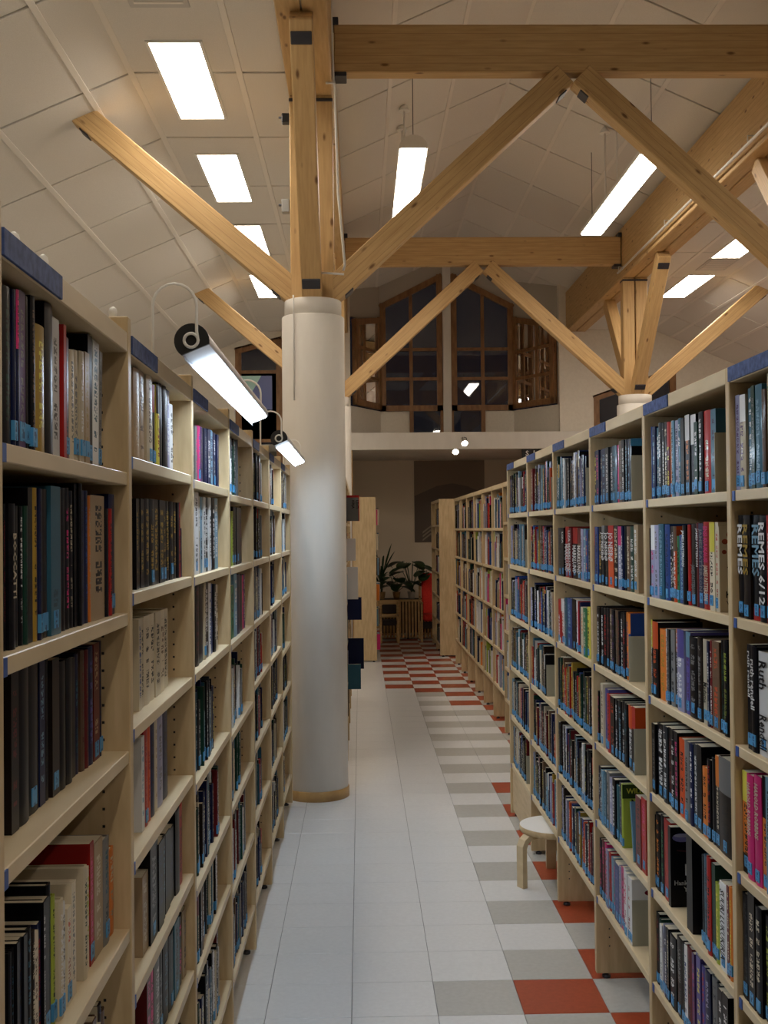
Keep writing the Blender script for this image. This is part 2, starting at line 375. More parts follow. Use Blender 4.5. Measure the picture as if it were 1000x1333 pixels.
for (xa, ya, za), (xb, yb, zb) in (((-.14, YW + .1, 4.66), (.32, YB, 4.83)), ((2.31, YB, 4.83), (2.86, YW + .1, 4.60))):
    cb.prism([(xa, ya), (xb, yb), (xb, yb + .08), (xa, ya + .08)], (za + zb) / 2 - .02, 5.6)
ceiling = struct(cb.build('ceiling', M['slab']))
JY = [-4.55 + 1.148 * k for k in range(19)]
def zone(edges, zf, y1, skip=0):
    for a, b in zip(edges[:-1], edges[1:]):
        za, zb = zf(a), zf(b); L = math.hypot(b - a, zb - za); ang = math.atan2(zb - za, b - a)
        if L < .05: continue
        w = L - .036; key = (round(L, 3),)
        me = MB().box(-w / 2, w / 2, -.562, .562, -.011, .004, bev=.003).mesh('ceiling_panel', M['panel'])
        rest = MB()
        for y in JY:
            yc = y + .574
            if yc + .57 > y1 + .3: continue
            if yc > 3.2:
                o = link('ceiling_panel', me, ceiling, ((a + b) / 2, yc, (za + zb) / 2)); o.rotation_euler = (0, -ang, 0)
            else:
                rest.X = Matrix.Translation(((a + b) / 2, yc, (za + zb) / 2)) @ Matrix.Rotation(-ang, 4, 'Y'); rest.box(-w / 2, w / 2, -.568, .568, -.011, .004)
        stuff(rest.build('ceiling_panel', M['panel'], ceiling))
    for a in edges[skip:]:
        za = zf(a); b2 = MB(); b2.box(-.019, .019, 0, min(y1, YE) + 4.9, -.016, .0, bev=.002)
        o = b2.build('ceiling_bar', M['gridbar'], ceiling, (a, -4.9, za))
        o.rotation_euler = (0, -math.atan2(zf(a + .01) - zf(a - .01), .02), 0)
nz = lambda x: ZR - S * abs(x - RID)
zone([XL, .269, .83, RID], nz, YE); zone([RID, 1.96, 2.52, XR], nz, YE, 1)
az = lambda x: ZE - SA * max(0, -uF - x)
ed = [-4.2, -3.83, -3.28, -2.74, -2.19, -1.65, -1.375, -.714, XL]
zone(ed, az, YW); zone([mir(x) for x in ed[::-1]], lambda x: az(mir(x)), YW)
# ---------------- columns and timber frame ----------------
def beam(name, p0, p1, w, h, parent=None, bev=.006, up=(0, 0, 1), mt='pine'):
    """timber between p0 and p1; w across, h upward"""
    p0, p1 = Vector(p0), Vector(p1); L = (p1 - p0).length; x = (p1 - p0).normalized(); y = Vector(up).cross(x).normalized(); z = x.cross(y)
    o = MB().box(0, L, -w / 2, w / 2, -h / 2, h / 2, bev=bev).build(name, M[mt])
    R = Matrix((x, y, z)).transposed().to_4x4(); R.translation = p0
    if parent is not None: o.parent = parent; o.matrix_local = Matrix.Translation(-parent.location) @ R
    else: o.matrix_world = R
    return o
def plate(parent, c, sx, sy, sz, rot=None):
    o = MB().box(-sx / 2, sx / 2, -sy / 2, sy / 2, -sz / 2, sz / 2, bev=.004).build('steel_bracket', M['steel'], parent)
    o.location = Vector(c)
    if rot: o.rotation_euler = rot
    return o
ZC = 3.15; ZBm = 4.46; ZBt = 5.02
Y1, Y2 = 7.28, 12.6
place = {(0, Y1): 'near left column at the bookcase end', (1, Y1): 'near right column beyond the frame', (0, Y2): 'hidden far left column', (1, Y2): 'far right column above the right bookcases'}
for side, X in ((0, XL), (1, XR)):
    for Y in (Y1, Y2):
        pl = place[side, Y]
        ct = thing('column', (X, Y, 0), 'round white plaster column, ' + pl, 'column', 'round white columns')
        MB().lathe([(.2, 0), (.2, 3.04), (.197, 3.045)], 48).build('shaft', M['column'], ct)
        MB().lathe([(.182, 3.045), (.182, 3.146), (.178, 3.15)], 48).build('collar', M['column'], ct)
        MB().lathe([(.206, 0), (.206, .058), (.203, .062)], 48).build('base_ring', M['oak'], ct)
        if Y == Y1 and side == 0:
            MB().tube([(-.115, -.175, z) for z in (2.5, 3.0, 3.1, 3.16)] , .005, 6).build('cable', M['white'], ct)
        pt = thing('post', (X, Y, ZC), 'pair of upright pine posts on the ' + pl, 'post', 'timber posts on the columns')
        for dx in (-.0725, .0725):
            beam('plank', (X + dx, Y, ZC), (X + dx, Y, ZBm), .13, .13, pt, up=(0, 1, 0))
        plate(pt, (0, 0, -.0), .03, .15, .05); plate(pt, (0, 0, ZBm - ZC - .03), .28, .15, .02)
        def strut(d, p1, what):
            dx, dy = d; p0 = Vector((X + dx * .10, Y + dy * .10, ZC + .04)); p1 = Vector(p1)
            side_up = Vector((0, 0, 1))
            st = thing('strut', p0, what + pl, 'strut', 'diagonal pine struts')
            beam('timber', p0, p1, .125, .155, st)
            v = (p1 - p0).normalized(); n = Vector((-v.z * dx, -v.z * dy, math.hypot(v.x, v.y)))
            a = math.atan2(v.z, math.hypot(v.x, v.y))
            rot = (0, -a * dx, 0) if dx else (a * dy, 0, 0)
            for tt in (.11, (p1 - p0).length - .1):
                plate(st, v * tt - n * .078, .07 if dx else .115, .07 if dy else .115, .014, rot)
        inn = 1 if side == 0 else -1
        strut((inn, 0), (RID - inn * .05, Y, 4.60), 'inner pine strut, ')
        strut((-inn, 0), (X - inn * 1.47, Y, 4.36), 'outer pine strut to the aisle ceiling, ')
        strut((0, -1), (X, Y - 1.26, 4.44), 'pine strut leaning towards the viewer, ')
        strut((0, 1), (X, Y + 1.26, 4.44), 'pine strut leaning away from the viewer, ')
for Y, nm in ((Y1, 'nearer pine tie beam crossing the top of the photo'), (Y2, 'farther pine tie beam crossing in front of the gable window')):
    tb = thing('tie_beam', (XL, Y, 4.6), nm, 'beam', 'pine tie beams')
    beam('timber', (XL + .15, Y, 4.765), (XR - .15, Y, 4.765), .11, .31, tb)
    for x in (.19, XR - XL - .19): plate(tb, (x, 0, -.002), .08, .13, .03); plate(tb, (x - (.03 if x < 1 else -.03), 0, .34), .04, .13, .05)
tb = thing('tie_beam', (XR + .15, Y1, 4.6), 'pine tie beam end at the upper right edge, over the right aisle', 'beam', 'pine tie beams')
for X, nm in ((XL, 'double pine beam running lengthwise over the left columns'), (XR, 'double pine beam running lengthwise over the right columns')):
    lb = thing('lengthwise_beam', (X, 2, ZBm), nm, 'beam', 'lengthwise pine beams')
    for dx in (-.0725, .0725): beam('timber', (X + dx, 1.0, (ZBm + ZBt) / 2), (X + dx, 16.02, (ZBm + ZBt) / 2), .135, ZBt - ZBm, lb)
bpy.data.objects.remove(tb)
rod = thing('conduit', (2.91, 8, 4.52), 'white conduit rod running under the lengthwise beam at upper right', 'conduit')
MB().tube([(-.02, y, -.01) for y in (-3, 0, 4.55)], .012, 8).build('pipe', M['white'], rod)
for y in (-2, .3, 2.6, 4.5): MB().tube([(-.02, y, .0), (-.02, y, .05), (.04, y, .05)], .006, 6).build('hook', M['white'], rod); 
cb2 = thing('cable', (-.1, 7.1, 3.3), 'white cable hanging down beside the timber posts of the near left column', 'cable')
pts = [onY(430, -10, 7.0), onY(434, 104, 7.0), onY(436, 112, 7.03), onY(440, 250, 7.06), onY(449, 345, 7.1), onY(447, 352, 7.12)]
MB().tube([p - cb2.location for p in pts], .008, 8).build('cord', M['white'], cb2)
MB().tube([onY(424, 108, 7.0) - cb2.location, onY(435, 108, 7.0) - cb2.location], .007, 8).build('clip', M['white'], cb2)
MB().tube([onY(418, 355, 7.1) - cb2.location, onY(448, 357, 7.1) - cb2.location], .007, 8).build('clip', M['white'], cb2)
for px, py, s, nm in ((371, 155, .035, 'small black clamp fixed on the left side of the near column posts'), (371, 269, .05, 'small grey sensor box on the left side of the near column posts')):
    p = onY(px, py, 7.25); fx = thing('fixture', p, nm, 'fixture')
    MB().box(-.02, .03, -.03, .03, -s / 1.2, s / 1.2, bev=.004).build('body', M['black'] if s < .04 else M['grey'], fx)
    MB().tube([(-.04, 0, .01), (.0, 0, .01)], .008, 8).build('pin', M['steel'], fx)
# ---------------- lamps in the ceiling ----------------
def ord_(k): return ['first', 'second', 'third', 'fourth', 'fifth', 'sixth', 'seventh', 'eighth'][k]
def recessed(x, y0, label):
    t = thing('ceiling_lamp', (x, y0, ZE), label, 'ceiling lamp', 'recessed tube lamps')
    f = MB()
    w, L, e = .145, 1.2, .018
    f.box(-w - e, -w, -e, L + e, -.022, .0); f.box(w, w + e, -e, L + e, -.022, .0); f.box(-w, w, -e, 0, -.022, 0); f.box(-w, w, L, L + e, -.022, 0)
    f.build('lamp_frame', M['white'], t); MB().box(-w, w, 0, L, -.017, -.012).build('diffuser', M['tube_warm'], t)
LY = [-3.4, -1.4, .6, 2.55, 4.5, 6.48, 8.43, 10.4, 12.42]
for k, y in enumerate(LY):
    vis = k >= 5  # the unseen lamps nearer the camera are added for their light
    if y > 1: recessed(-1.04, y, ('lit recessed ceiling lamp, %s from the top in the left row' % ord_(k - 5)) if vis else 'added lit recessed lamp over the left bookcases, %s counted from the front wall' % ord_(k))
    if y > 3: recessed(mir(-1.04), y + .12, ('lit recessed ceiling lamp, %s of the row over the right aisle' % ord_(k - 5)) if vis else 'added lit recessed lamp over the right aisle, %s counted from the front wall' % ord_(k))
for x, y, nm in ((-1.04, 5.75, 'grey ventilation grille in the ceiling at the top edge, above the left lamps'), (mir(-1.06), 12.02, 'grey ventilation grille between the lamps of the right aisle ceiling')):
    v = thing('ceiling_vent', (x, y, ZE), nm, 'vent', 'ceiling vents')
    MB().box(-.16, .16, -.22, .30, -.018, -.008, bev=.004).build('cover', M['grey'] if 0 else mat('vent_grey', (.55, .53, .5), .6), v)
    for k in range(8): MB().box(-.13, .13, -.18 + k * .058, -.16 + k * .058, -.022, -.018).build('slat', M['gridbar'], v)
def pendant(x, y0, label):
    z = 4.585; L = 2.4; t = thing('pendant_lamp', (x, y0, z), label, 'pendant lamp', 'long pendant tube lamps')
    n = 14; r = .11; prof = [(r * math.cos(math.pi * i / n), .95 * r * math.sin(math.pi * i / n)) for i in range(n + 1)]
    MB().prism(prof, 0, L, 'y').build('housing', M['white'], t)
    MB().box(-.098, .098, .01, L - .01, -.012, .002, bev=.003).build('diffuser', M['tube_pend'], t)
    zc = nz(x) - z - .01
    for y in (.06, L - .06): MB().tube([(0, y, .1), (0, y, zc)], .003, 6).build('wire', M['steel'], t)
    for y in (1.16, 1.64):
        MB().tube([(-.02, y, .1), (-.02, y, zc)], .008, 8).build('stem', M['white'], t)
        MB().lathe([(.05, zc - .06), (.035, zc - .03), (.012, zc)], 20, (-.02, y)).build('canopy', M['white'], t)
pendant(.433, 8.6, 'lit white pendant tube lamp hanging left of the strut apex')
pendant(2.31, 8.75, 'lit white pendant tube lamp hanging right, by the lengthwise beam')
for y in (-2.1,):  # unseen pair added to light the surfaces that face the camera
    w_ = 'over' if y > 0 else 'well behind'
    pendant(.433, y, 'added lit white pendant tube lamp %s the viewer, left of the ridge' % w_); pendant(2.31, y, 'added lit white pendant tube lamp %s the viewer, right of the ridge' % w_)
# spotlights on the fascia
for k, (px, py, Y, nm) in enumerate(((605, 577, 15.72, 'right of the two small lit spotlights on the white gallery fascia'), (593, 588, 15.95, 'left and lower of the two small lit spotlights on the white gallery fascia'))):
    p = onY(px, py, Y); sp = thing('spotlight', p, nm, 'spotlight', 'gallery spotlights')
    o = MB().lathe([(.02, .09), (.04, .05), (.052, -.012), (.048, -.012), (.04, .0)], 20).build('shade', M['white'], sp); o.rotation_euler = (math.radians(-52), 0, 0)
    o = MB().lathe([(.036, -.004), (.036, .004)], 20).build('lens', M['spotlit'], sp); o.rotation_euler = (math.radians(-52), 0, 0)
    for dx in (-.03, .03): MB().tube([(dx, .0, .05), (dx, .06 if k == 0 else .01, .08), (dx * .3, .19 if k == 0 else .02, .1)], .005, 6).build('stem', M['steel'], sp)
sg = thing('hanging_sign', (2.29, 15.98, 2.668), 'black sign with white letters hanging behind the right bookcase top', 'sign')
MB().box(0, .75, -.01, .01, -.25, .13, bev=.003).build('board', M['black'], sg)
for x in (.1, .65): MB().box(x - .02, x + .02, -.014, .014, .10, .131, bev=.002).build('clamp', M['steel'], sg)
# ---------------- lettering cut from the built-in font ----------------
_tc = {}
def glyphs(s, bold=.02):
    """(verts, faces, width) of a line of text, cap height ~ .7, baseline at y = 0"""
    if s in _tc: return _tc[s]
    cu = bpy.data.curves.new('t', 'FONT'); cu.body = s; cu.resolution_u = 1; cu.offset = bold
    o = bpy.data.objects.new('t', cu); C.objects.link(o); bpy.context.view_layer.update()
    me = o.evaluated_get(bpy.context.evaluated_depsgraph_get()).to_mesh()
    v = [(q.co.x, q.co.y) for q in me.vertices]; f = [list(p.vertices) for p in me.polygons]
    w = max(a for a, _ in v); o.evaluated_get(bpy.context.evaluated_depsgraph_get()).to_mesh_clear()
    bpy.data.objects.remove(o); bpy.data.curves.remove(cu)
    _tc[s] = (v, f, w); return _tc[s]
def put_text(mb, s, org, ex, ey, size, col, mi=0, width=None):
    v, f, w = glyphs(s); k = size / .7; kx = k if width is None else width / w
    org, ex, ey = Vector(org), Vector(ex), Vector(ey)
    idx = [mb.P(org + ex * (a * kx) + ey * (b * k)) for a, b in v]
    for q in f: mb.facei([idx[i] for i in q], mi, col)
b = MB(); put_text(b, 'S  L', (.05, -.0125, .035), (1, 0, 0), (0, 0, 1), .075, (.9, .9, .9)); b.build('lettering', M['white'], sg)

# ---------------- bookcases ----------------
def bookcase(name, loc_x, side, ys, levels, top, label, depth=.56, strips=True, kick=(), up_top=.0, holes=False, stripw=.27, tagcol=True):
    """side +1: its open face looks towards -x (right bookcases); -1: towards +x. ys: upright positions. levels[bay]: shelf tops"""
    t = thing(name, (loc_x, ys[0], 0), label, 'bookcase')
    X = lambda a, b: (a, b) if side > 0 else (-b, -a)
    y0 = ys[0]
    for y in ys:
        x0, x1 = X(0, depth)
        MB().box(x0, x1, y - y0 - .014, y - y0 + .014, 0.018, top + up_top, bev=.002).build('upright', M['birch_up'], t)
        for xx in (.04, depth - .04):
            xx = xx if side > 0 else -xx
            MB().lathe([(.016, 0), (.016, .009), (.008, .011), (.008, .02)], 12, (xx, y - y0)).build('foot', M['steel'], t)
    if holes:
        for k, y in enumerate(ys[1:], 1):
            hb = MB()
            for xx in (.05, .22):
                xx = xx if side > 0 else -xx
                for q in range(int((top - .2) / .032 / 1.0)):
                    z = .12 + q * .032 * 1.0
                    hb.prism([(xx - .0025, z - .0025), (xx + .0025, z - .0025), (xx + .0025, z + .0025), (xx - .0025, z + .0025)], y - y0 - .0146, y - y0 - .0139, 'y')
            stuff(hb.build('peg_holes', M['black'], t))
    for k in range(len(ys) - 1):
        a, b = ys[k] - y0 + .014, ys[k + 1] - y0 - .014
        x0, x1 = X(depth / 2 - .006, depth / 2 + .006)
        MB().box(x0, x1, a, b, .25, top - .03).build('back_panel', M['birch'], t)
        x0, x1 = X(.0, depth)
        sh = MB().box(*X(.001, depth - .001), a, b, top - .038, top, bev=.002).build('top_board', M['edge'], t)
        if strips:
            w = stripw
            sa, sb = (a, a + w) if side < 0 else (b - w, b)
            MB().box(*X(-.003, .0015), sa, sb, top - .036, top - .002, bev=.0005).build('sign_strip', M['blue'], t)
        for z in levels[k]:
            so = MB().box(*X(.003, depth - .003), a, b, z - .024, z, bev=.0015).build('shelf', M['edge'], t)
            if tagcol:
                sa, sb = (a + .002, a + .018) if side < 0 else (b - .026, b - .008)
                MB().box(*X(.001, .004), sa, sb, z - .024, z - .001).build('shelf_tag', M['bluetag'], so)
        if k in kick:
            MB().box(*X(.012, .03), a, b, .04, levels[k][-1] - .024).build('kick_panel', M['birch'], t)
    return t
LEVR = [1.772, 1.476, 1.178, .884, .595, .311]
RY = [1.07, 1.87, 2.665, 3.465, 4.28, 5.1, 5.9, 6.69]
XRF = .87
bookcase('bookcase', XRF, 1, RY, [LEVR] * 7, 2.064, 'long light birch bookcase along the right of the aisle, blue strips on top', kick=(6,), holes=True)
LY_ = [.56, 1.365, 2.14, 2.94, 3.76, 4.58, 5.41, 6.22, 7.02]
LA = [1.80, 1.539, 1.283, .955, .64, .33]; LB = [1.833, 1.573, 1.316, 1.066, .816, .571, .30]
LC = [1.825, 1.57, 1.317, 1.031, .757, .533, .222]; LD = [1.812, 1.565, 1.31, 1.007, .765, .484, .197]
LE = [1.815, 1.565, 1.31, 1.06, .80, .51, .19]
LEVL = [LA, LA, LB, LC, LD, LE, LE, LD]
XLF = -.43
bookcase('bookcase', XLF, -1, LY_, LEVL, 2.062, 'long light birch bookcase along the left of the aisle, shelf lamps over it', up_top=.03, holes=True)
XF2 = 1.17
FY = [6.9 + .8 * k for k in range(10)]
LEVF = [[1.74, 1.45, 1.15, .86, .56, .30]] * 3 + [[1.69, 1.35, 1.0, .66, .33]] * 6
bookcase('bookcase', XF2, 1, FY, LEVF, 2.06, 'farther right birch bookcase set back behind the near right one', strips=False, tagcol=False)
bookcase('bookcase', 1.04, 1, [15.0, 15.8, 16.6], [[1.74, 1.42, 1.1, .78, .45, .15]] * 2, 2.08, 'birch bookcase end panel beside the red armchair', depth=.17 * 2, strips=False, tagcol=False)
G2 = [8.25, 9.05, 9.85, 10.65, 11.45]
bookcase('bookcase', -.10, -1, G2, [[1.74, 1.44, 1.14, .84, .54, .24]] * 4, 2.07, 'birch bookcase seen edge-on behind the white column', depth=.34, strips=False, tagcol=False)
bookcase('bookcase', .2, -1, [14.5, 15.3, 16.1], [[1.74, 1.42, 1.1, .78, .45, .15]] * 2, 2.10, 'birch bookcase with plain end panel right of the white column', depth=.29, strips=False, tagcol=False)

# ---------------- books ----------------
COL = dict(k=(.005, .005, .007), K=(.016, .011, .009), n=(.010, .014, .05), b=(.02, .05, .19), B=(.15, .28, .38), t=(.015, .075, .10), T=(.03, .10, .15), g=(.03, .14, .06), G=(.012, .04, .028),
           r=(.32, .018, .016), R=(.11, .014, .016), o=(.58, .17, .03), O=(.48, .07, .02), y=(.62, .55, .08), m=(.30, .19, .03), w=(.62, .62, .62), W=(.52, .45, .33), l=(.27, .27, .40), p=(.075, .035, .12),
           P=(.55, .03, .16), s=(.15, .15, .15), S=(.028, .031, .036), d=(.36, .26, .16), D=(.11, .065, .04), v=(.09, .075, .26), e=(.30, .36, .05))
NAME = dict(k='black', K='near-black', n='navy', b='blue', B='pale blue', t='dark teal', T='steel blue', g='green', G='dark green', r='red', R='maroon', o='orange', O='rust orange', y='yellow', m='mustard', w='white',
            W='cream', l='lilac grey', p='purple', P='pink', s='grey', S='charcoal', d='tan', D='brown', v='violet', e='olive green')
STK = (.075, .28, .54)
def jit(c, a=.18):
    f = 1 + random.uniform(-a, a); return tuple(max(.004, min(.9, q * f)) for q in c)
def book_geo(cv, pg, lb, t, h, d, spec, text=None, soft=False, lines=None, pmi=0, lmi=0, sticker=True, flat=False):
    """spine faces -x, pages go to +x, thickness along y, bottom at z = 0"""
    base = jit(COL[spec[0]]); ttl = COL[spec[1]] if len(spec) > 1 else COL['w']
    topc = jit(COL[spec[2]]) if len(spec) > 2 and spec[2] != '-' else base
    botc = jit(COL[spec[3]]) if len(spec) > 3 and spec[3] != '-' else base
    b = min(.0022 if not soft else .0008, t * .2); h2 = t / 2; bul = 0 if soft else min(.003, t * .15)
    n = 4; sp = [(bul - bul * math.sin(math.pi * (i / n)) , -h2 + t * i / n) for i in range(n + 1)]
    if soft: sp = [(0, -h2), (0, h2)]; n = 1
    zb = h * random.uniform(.12, .2); zt = h * random.uniform(.62, .72) if topc is not base else h * random.uniform(.86, .93)
    cell = max(.005, min(.014, t * .45))
    segs = [(0, zb, botc, 0, None)]
    if text or flat: segs += [(zb, h, base if topc is base else topc, 0, None)] if topc is base else [(zb, zt, base, 0, None), (zt, h, topc, 0, None)]
    else:
        split = random.random()
        if topc is not base:
            segs += [(zb, zt, base, 1, ttl), (zt, h, topc, 0, None)] if split < .6 else [(zb, zt, base, 1, ttl), (zt, h - .01, topc, 1, ttl), (h - .01, h, topc, 0, None)]
        elif split < .45: segs += [(zb, zt, base, 1, ttl), (zt, h, base, 0, None)]
        else:
            zm = h * random.uniform(.4, .6)
            segs += [(zb, zm - .012, base, 1, ttl if split < .75 else tuple(q * .5 for q in ttl)), (zm - .012, zm + .004, base, 0, None), (zm + .004, zt, base, 1, ttl), (zt, h, base, 0, None)]
    rows = []
    zs = [s[0] for s in segs] + [h]; vo = random.uniform(0, 900)
    rings = [[cv.P((x, y, z)) for x, y in sp] for z in zs]
    for k, (z0, z1, c, mi, tt) in enumerate(segs):
        for i in range(n):
            u0, u1 = i / n, (i + 1) / n
            cv.facei([rings[k][i + 1], rings[k][i], rings[k + 1][i], rings[k + 1][i + 1]], mi, c, tt, [(u1, z0 / cell + vo), (u0, z0 / cell + vo), (u0, z1 / cell + vo), (u1, z1 / cell + vo)], sm=not soft)
    # boards: near (-y) and far (+y)
    e0, e1 = bul, 0
    for sgn in (-1, 1):
        y = sgn * h2; yi = sgn * (h2 - b)
        q = [cv.P(p) for p in ((bul, y, 0), (d, y, 0), (d, y, h), (bul, y, h))]; w = [cv.P(p) for p in ((bul + .002, yi, 0), (d, yi, 0), (d, yi, h), (bul + .002, yi, h))]
        if sgn > 0: q, w = w, q
        cv.facei(q, 0, base); cv.facei(w[::-1], 0, base)
        if sgn > 0: q, w = w, q
        for i, j in ((0, 1), (1, 2), (2, 3)):
            f = [q[j], q[i], w[i], w[j]]; cv.facei(f if sgn < 0 else f[::-1], 0, topc if (i, j) == (2, 3) else base)
    for z, c, fl_ in ((0, botc, 1), (h, topc, 0)):
        ids = [cv.P((x, y, z)) for x, y in sp] + [cv.P((bul + .002, h2 - b, z)), cv.P((bul + .002, -h2 + b, z))]
        cv.facei(ids if fl_ else ids[::-1], 0, c)
    ins = 0 if soft else .003
    pg.box(bul + .0021, d - ins, -h2 + b, h2 - b, ins, h - ins, pmi, (.6, .54, .4))
    if sticker:
        hs = .026; z0 = random.uniform(.006, .014); w = min(h2 + .0004, .012)
        x = -.0009
        idx = [lb.P(p) for p in ((x, w, z0), (x, -w, z0), (x, -w, z0 + hs), (x, w, z0 + hs), (bul + .002, w, z0), (bul + .002, -w, z0), (bul + .002, -w, z0 + hs), (bul + .002, w, z0 + hs))]
        lb.facei(idx[:4], lmi + 0, STK, (.02, .07, .17), [(.0, 3 + vo), (1, 3 + vo), (1, 4.7 + vo), (0, 4.7 + vo)])
        for f in ((4, 5, 1, 0), (3, 2, 6, 7), (5, 6, 2, 1), (0, 3, 7, 4)): lb.facei([idx[i] for i in f], lmi + 0, STK, STK)
    return base
def cover_art(mb, t, h, d, art):
    y = -t / 2 - .0007
    for q in art:
        if q[0] == 'p': mb.face([(d * u, y - q[3] if len(q) > 3 else y, h * v) for u, v in q[2]], 0, q[1])
        else: put_text(mb, q[1], (d * q[3], y - .0006, h * q[4]), (1, 0, 0), (0, 0, 1), h * q[5], q[2], 0)
def book_text(mb, text, t, h, col, z1, z0=None, size=None, mi=0, off=0):
    size = size or t * .6
    wdt = (z1 - z0) if z0 is not None else None
    put_text(mb, text, (-.0012, size / 2 + off, z1), (0, 0, -1), (0, -1, 0), size, col, mi, wdt)
ST = MB()      # the books past the three hundred that show largest
STC = [0]
ORD = ['', 'first', 'second', 'third', 'fourth', 'fifth', 'sixth', 'seventh', 'eighth', 'ninth', 'tenth', 'eleventh', 'twelfth', 'thirteenth', 'fourteenth', 'fifteenth', 'sixteenth', 'seventeenth', 'eighteenth', 'nineteenth', 'twentieth', 'twenty-first', 'twenty-second', 'twenty-third', 'twenty-fourth', 'twenty-fifth', 'twenty-sixth', 'twenty-seventh', 'twenty-eighth']
M['sticker'] = M['letter']
def place_books(side, X, z, items, single=None, sticker=1.0, d0=.15):
    """items: dicts y0,y1 (bounds along y), h, spec, text, dx, lean, d. single: (where, group) to build each as a thing"""
    items = sorted(items, key=lambda q: q['y1'], reverse=side > 0)      # left to right as seen
    for n, it in enumerate(items, 1):
        t = it.get('t') or max(.006, it['y1'] - it['y0'] - .0008); yc = (it['y0'] + it['y1']) / 2; h = it['h']; d = it.get('d', d0 * random.uniform(.93, 1.05))
        dx = it.get('dx', .012); soft = it.get('soft', random.random() < .3); lean = it.get('lean', 0)
        pos = Vector((X + side * dx, yc, z + .0006))
        st = random.random() < sticker and it.get('st', True)
        R = Matrix.Rotation(0 if side > 0 else math.pi, 4, 'Z') @ Matrix.Rotation(lean, 4, 'X')
        if lean: pos.z += abs(math.sin(lean)) * t / 2
        spec = it['spec']; tx = it.get('text')
        if single:
            where, grp = single
            cv, pg, lb = MB(), MB(), MB(); book_geo(cv, pg, lb, t, h, d, spec, tx, soft, sticker=st, flat=it.get('flat', False))
            o = cv.build('book', [M['cover'], M['letter']]); o.location = pos; o.rotation_euler = R.to_euler()
            pg.build('page_block', M['pages'], o)
            if st: lb.build('spine_sticker', M['letter'], o)
            if tx:
                for q in tx if isinstance(tx, list) else [tx]:
                    tb_ = MB(); book_text(tb_, q[0], t, h, COL[q[1]], h * q[2], h * q[3], q[4] * t if len(q) > 4 else None); tb_.build('title_lettering', M['cover'], o)
            if it.get('art'):
                ab = MB(); cover_art(ab, t, h, d, it['art']); ab.build('cover_picture', M['cover'], o)
            ex = it.get('look')
            c1 = NAME[spec[0]]; c2 = NAME[spec[1]] if len(spec) > 1 else 'white'
            thick = 'thin ' if t < .012 else ('thick ' if t > .036 else '')
            lab = ex or (thick + c1 + ' book with ' + c2 + ' lettering')
            if len(lab.split()) > 7: lab = ' '.join(lab.split()[:7])
            tag(o, lab + ', ' + ORD[n] + ' from left, ' + where, 'book', grp)
        else:
            ST.X = Matrix.Translation(pos) @ R; STC[0] += 1
            book_geo(ST, ST, ST, t, h, d, spec, tx, soft, pmi=2, lmi=1, sticker=st, flat=it.get('flat', False))
            if it.get('art'): cover_art(ST, t, h, d, it['art'])
            if tx:
                for q in tx if isinstance(tx, list) else [tx]: book_text(ST, q[0], t, h, COL[q[1]], h * q[2], h * q[3], q[4] * t if len(q) > 4 else None, mi=0)
            ST.X = None
def px_books(side, X, z, org, sc_, x0, data, zref, inset=.014, extra=None):
    """data: 'x1,ytop,spec[;...]' measured on the photograph in a crop with origin org and scale sc_; turned into metres along the shelf"""
    out = []; ox, oy = org; prev = x0
    for ent in data.split(';'):
        p = ent.strip().split(','); gap = p[0].startswith('~')
        x1 = float(p[0].strip('~'))
        a = onX(ox + prev / sc_, zref, X + side * inset).y; b = onX(ox + x1 / sc_, zref, X + side * inset).y
        if not gap:
            yt = oy + float(p[1]) / sc_; mid = ox + (prev + x1) / 2 / sc_
            zt = onX(mid, yt, X + side * inset).z
            it = dict(y0=min(a, b), y1=max(a, b), h=max(.10, min(zt - z - .0006, .262)), spec=p[2], dx=inset + random.uniform(-.004, .004))
            if len(p) > 3 and extra: it.update(extra[p[3]])
            out.append(it)
        prev = x1
    return out
def rand_books(y0, y1, pal, hr=(.19, .225), tr=(.018, .04), fill=1.0, frm='far', dxr=(.008, .02)):
    out = []; y = y0 if frm == 'near' else y1; lim = (y1 - y0) * fill; u = 0
    while True:
        t = random.uniform(*tr)
        if u + t > lim: break
        a, b = (y, y + t) if frm == 'near' else (y - t, y); y = b if frm == 'near' else a; u += t
        sp = random.choice(pal); s2 = random.choice('wwwWyds') if sp[0] not in 'wWyBle' else random.choice('kknRb')
        q = sp + s2 if len(sp) == 1 else sp
        if len(q) == 2 and random.random() < .25: q += random.choice(pal)[0]
        out.append(dict(y0=a, y1=b, h=random.uniform(*hr), spec=q, dx=random.uniform(*dxr)))
    return out
def bookend(y, z, X, side, nm, h=.15, w=.13, grp='grey metal bookends'):
    o = thing('bookend', (X + side * .012, y, z), nm, 'bookend', grp)
    MB().box(0, w, -.0012, .0012, .0, h, bev=.0004).build('upright_plate', M['bookend'], o) if side > 0 else MB().box(-w, 0, -.0012, .0012, 0, h).build('upright_plate', M['bookend'], o)
    MB().box(min(0, w * side), max(0, w * side), 0, .09, .0001, .0005).build('foot_plate', M['bookend'], o)
EL = lambda cx, cy, rx, ry, n=14: [(cx + rx * math.cos(6.2832 * i / n), cy + ry * math.sin(6.2832 * i / n)) for i in range(n)]
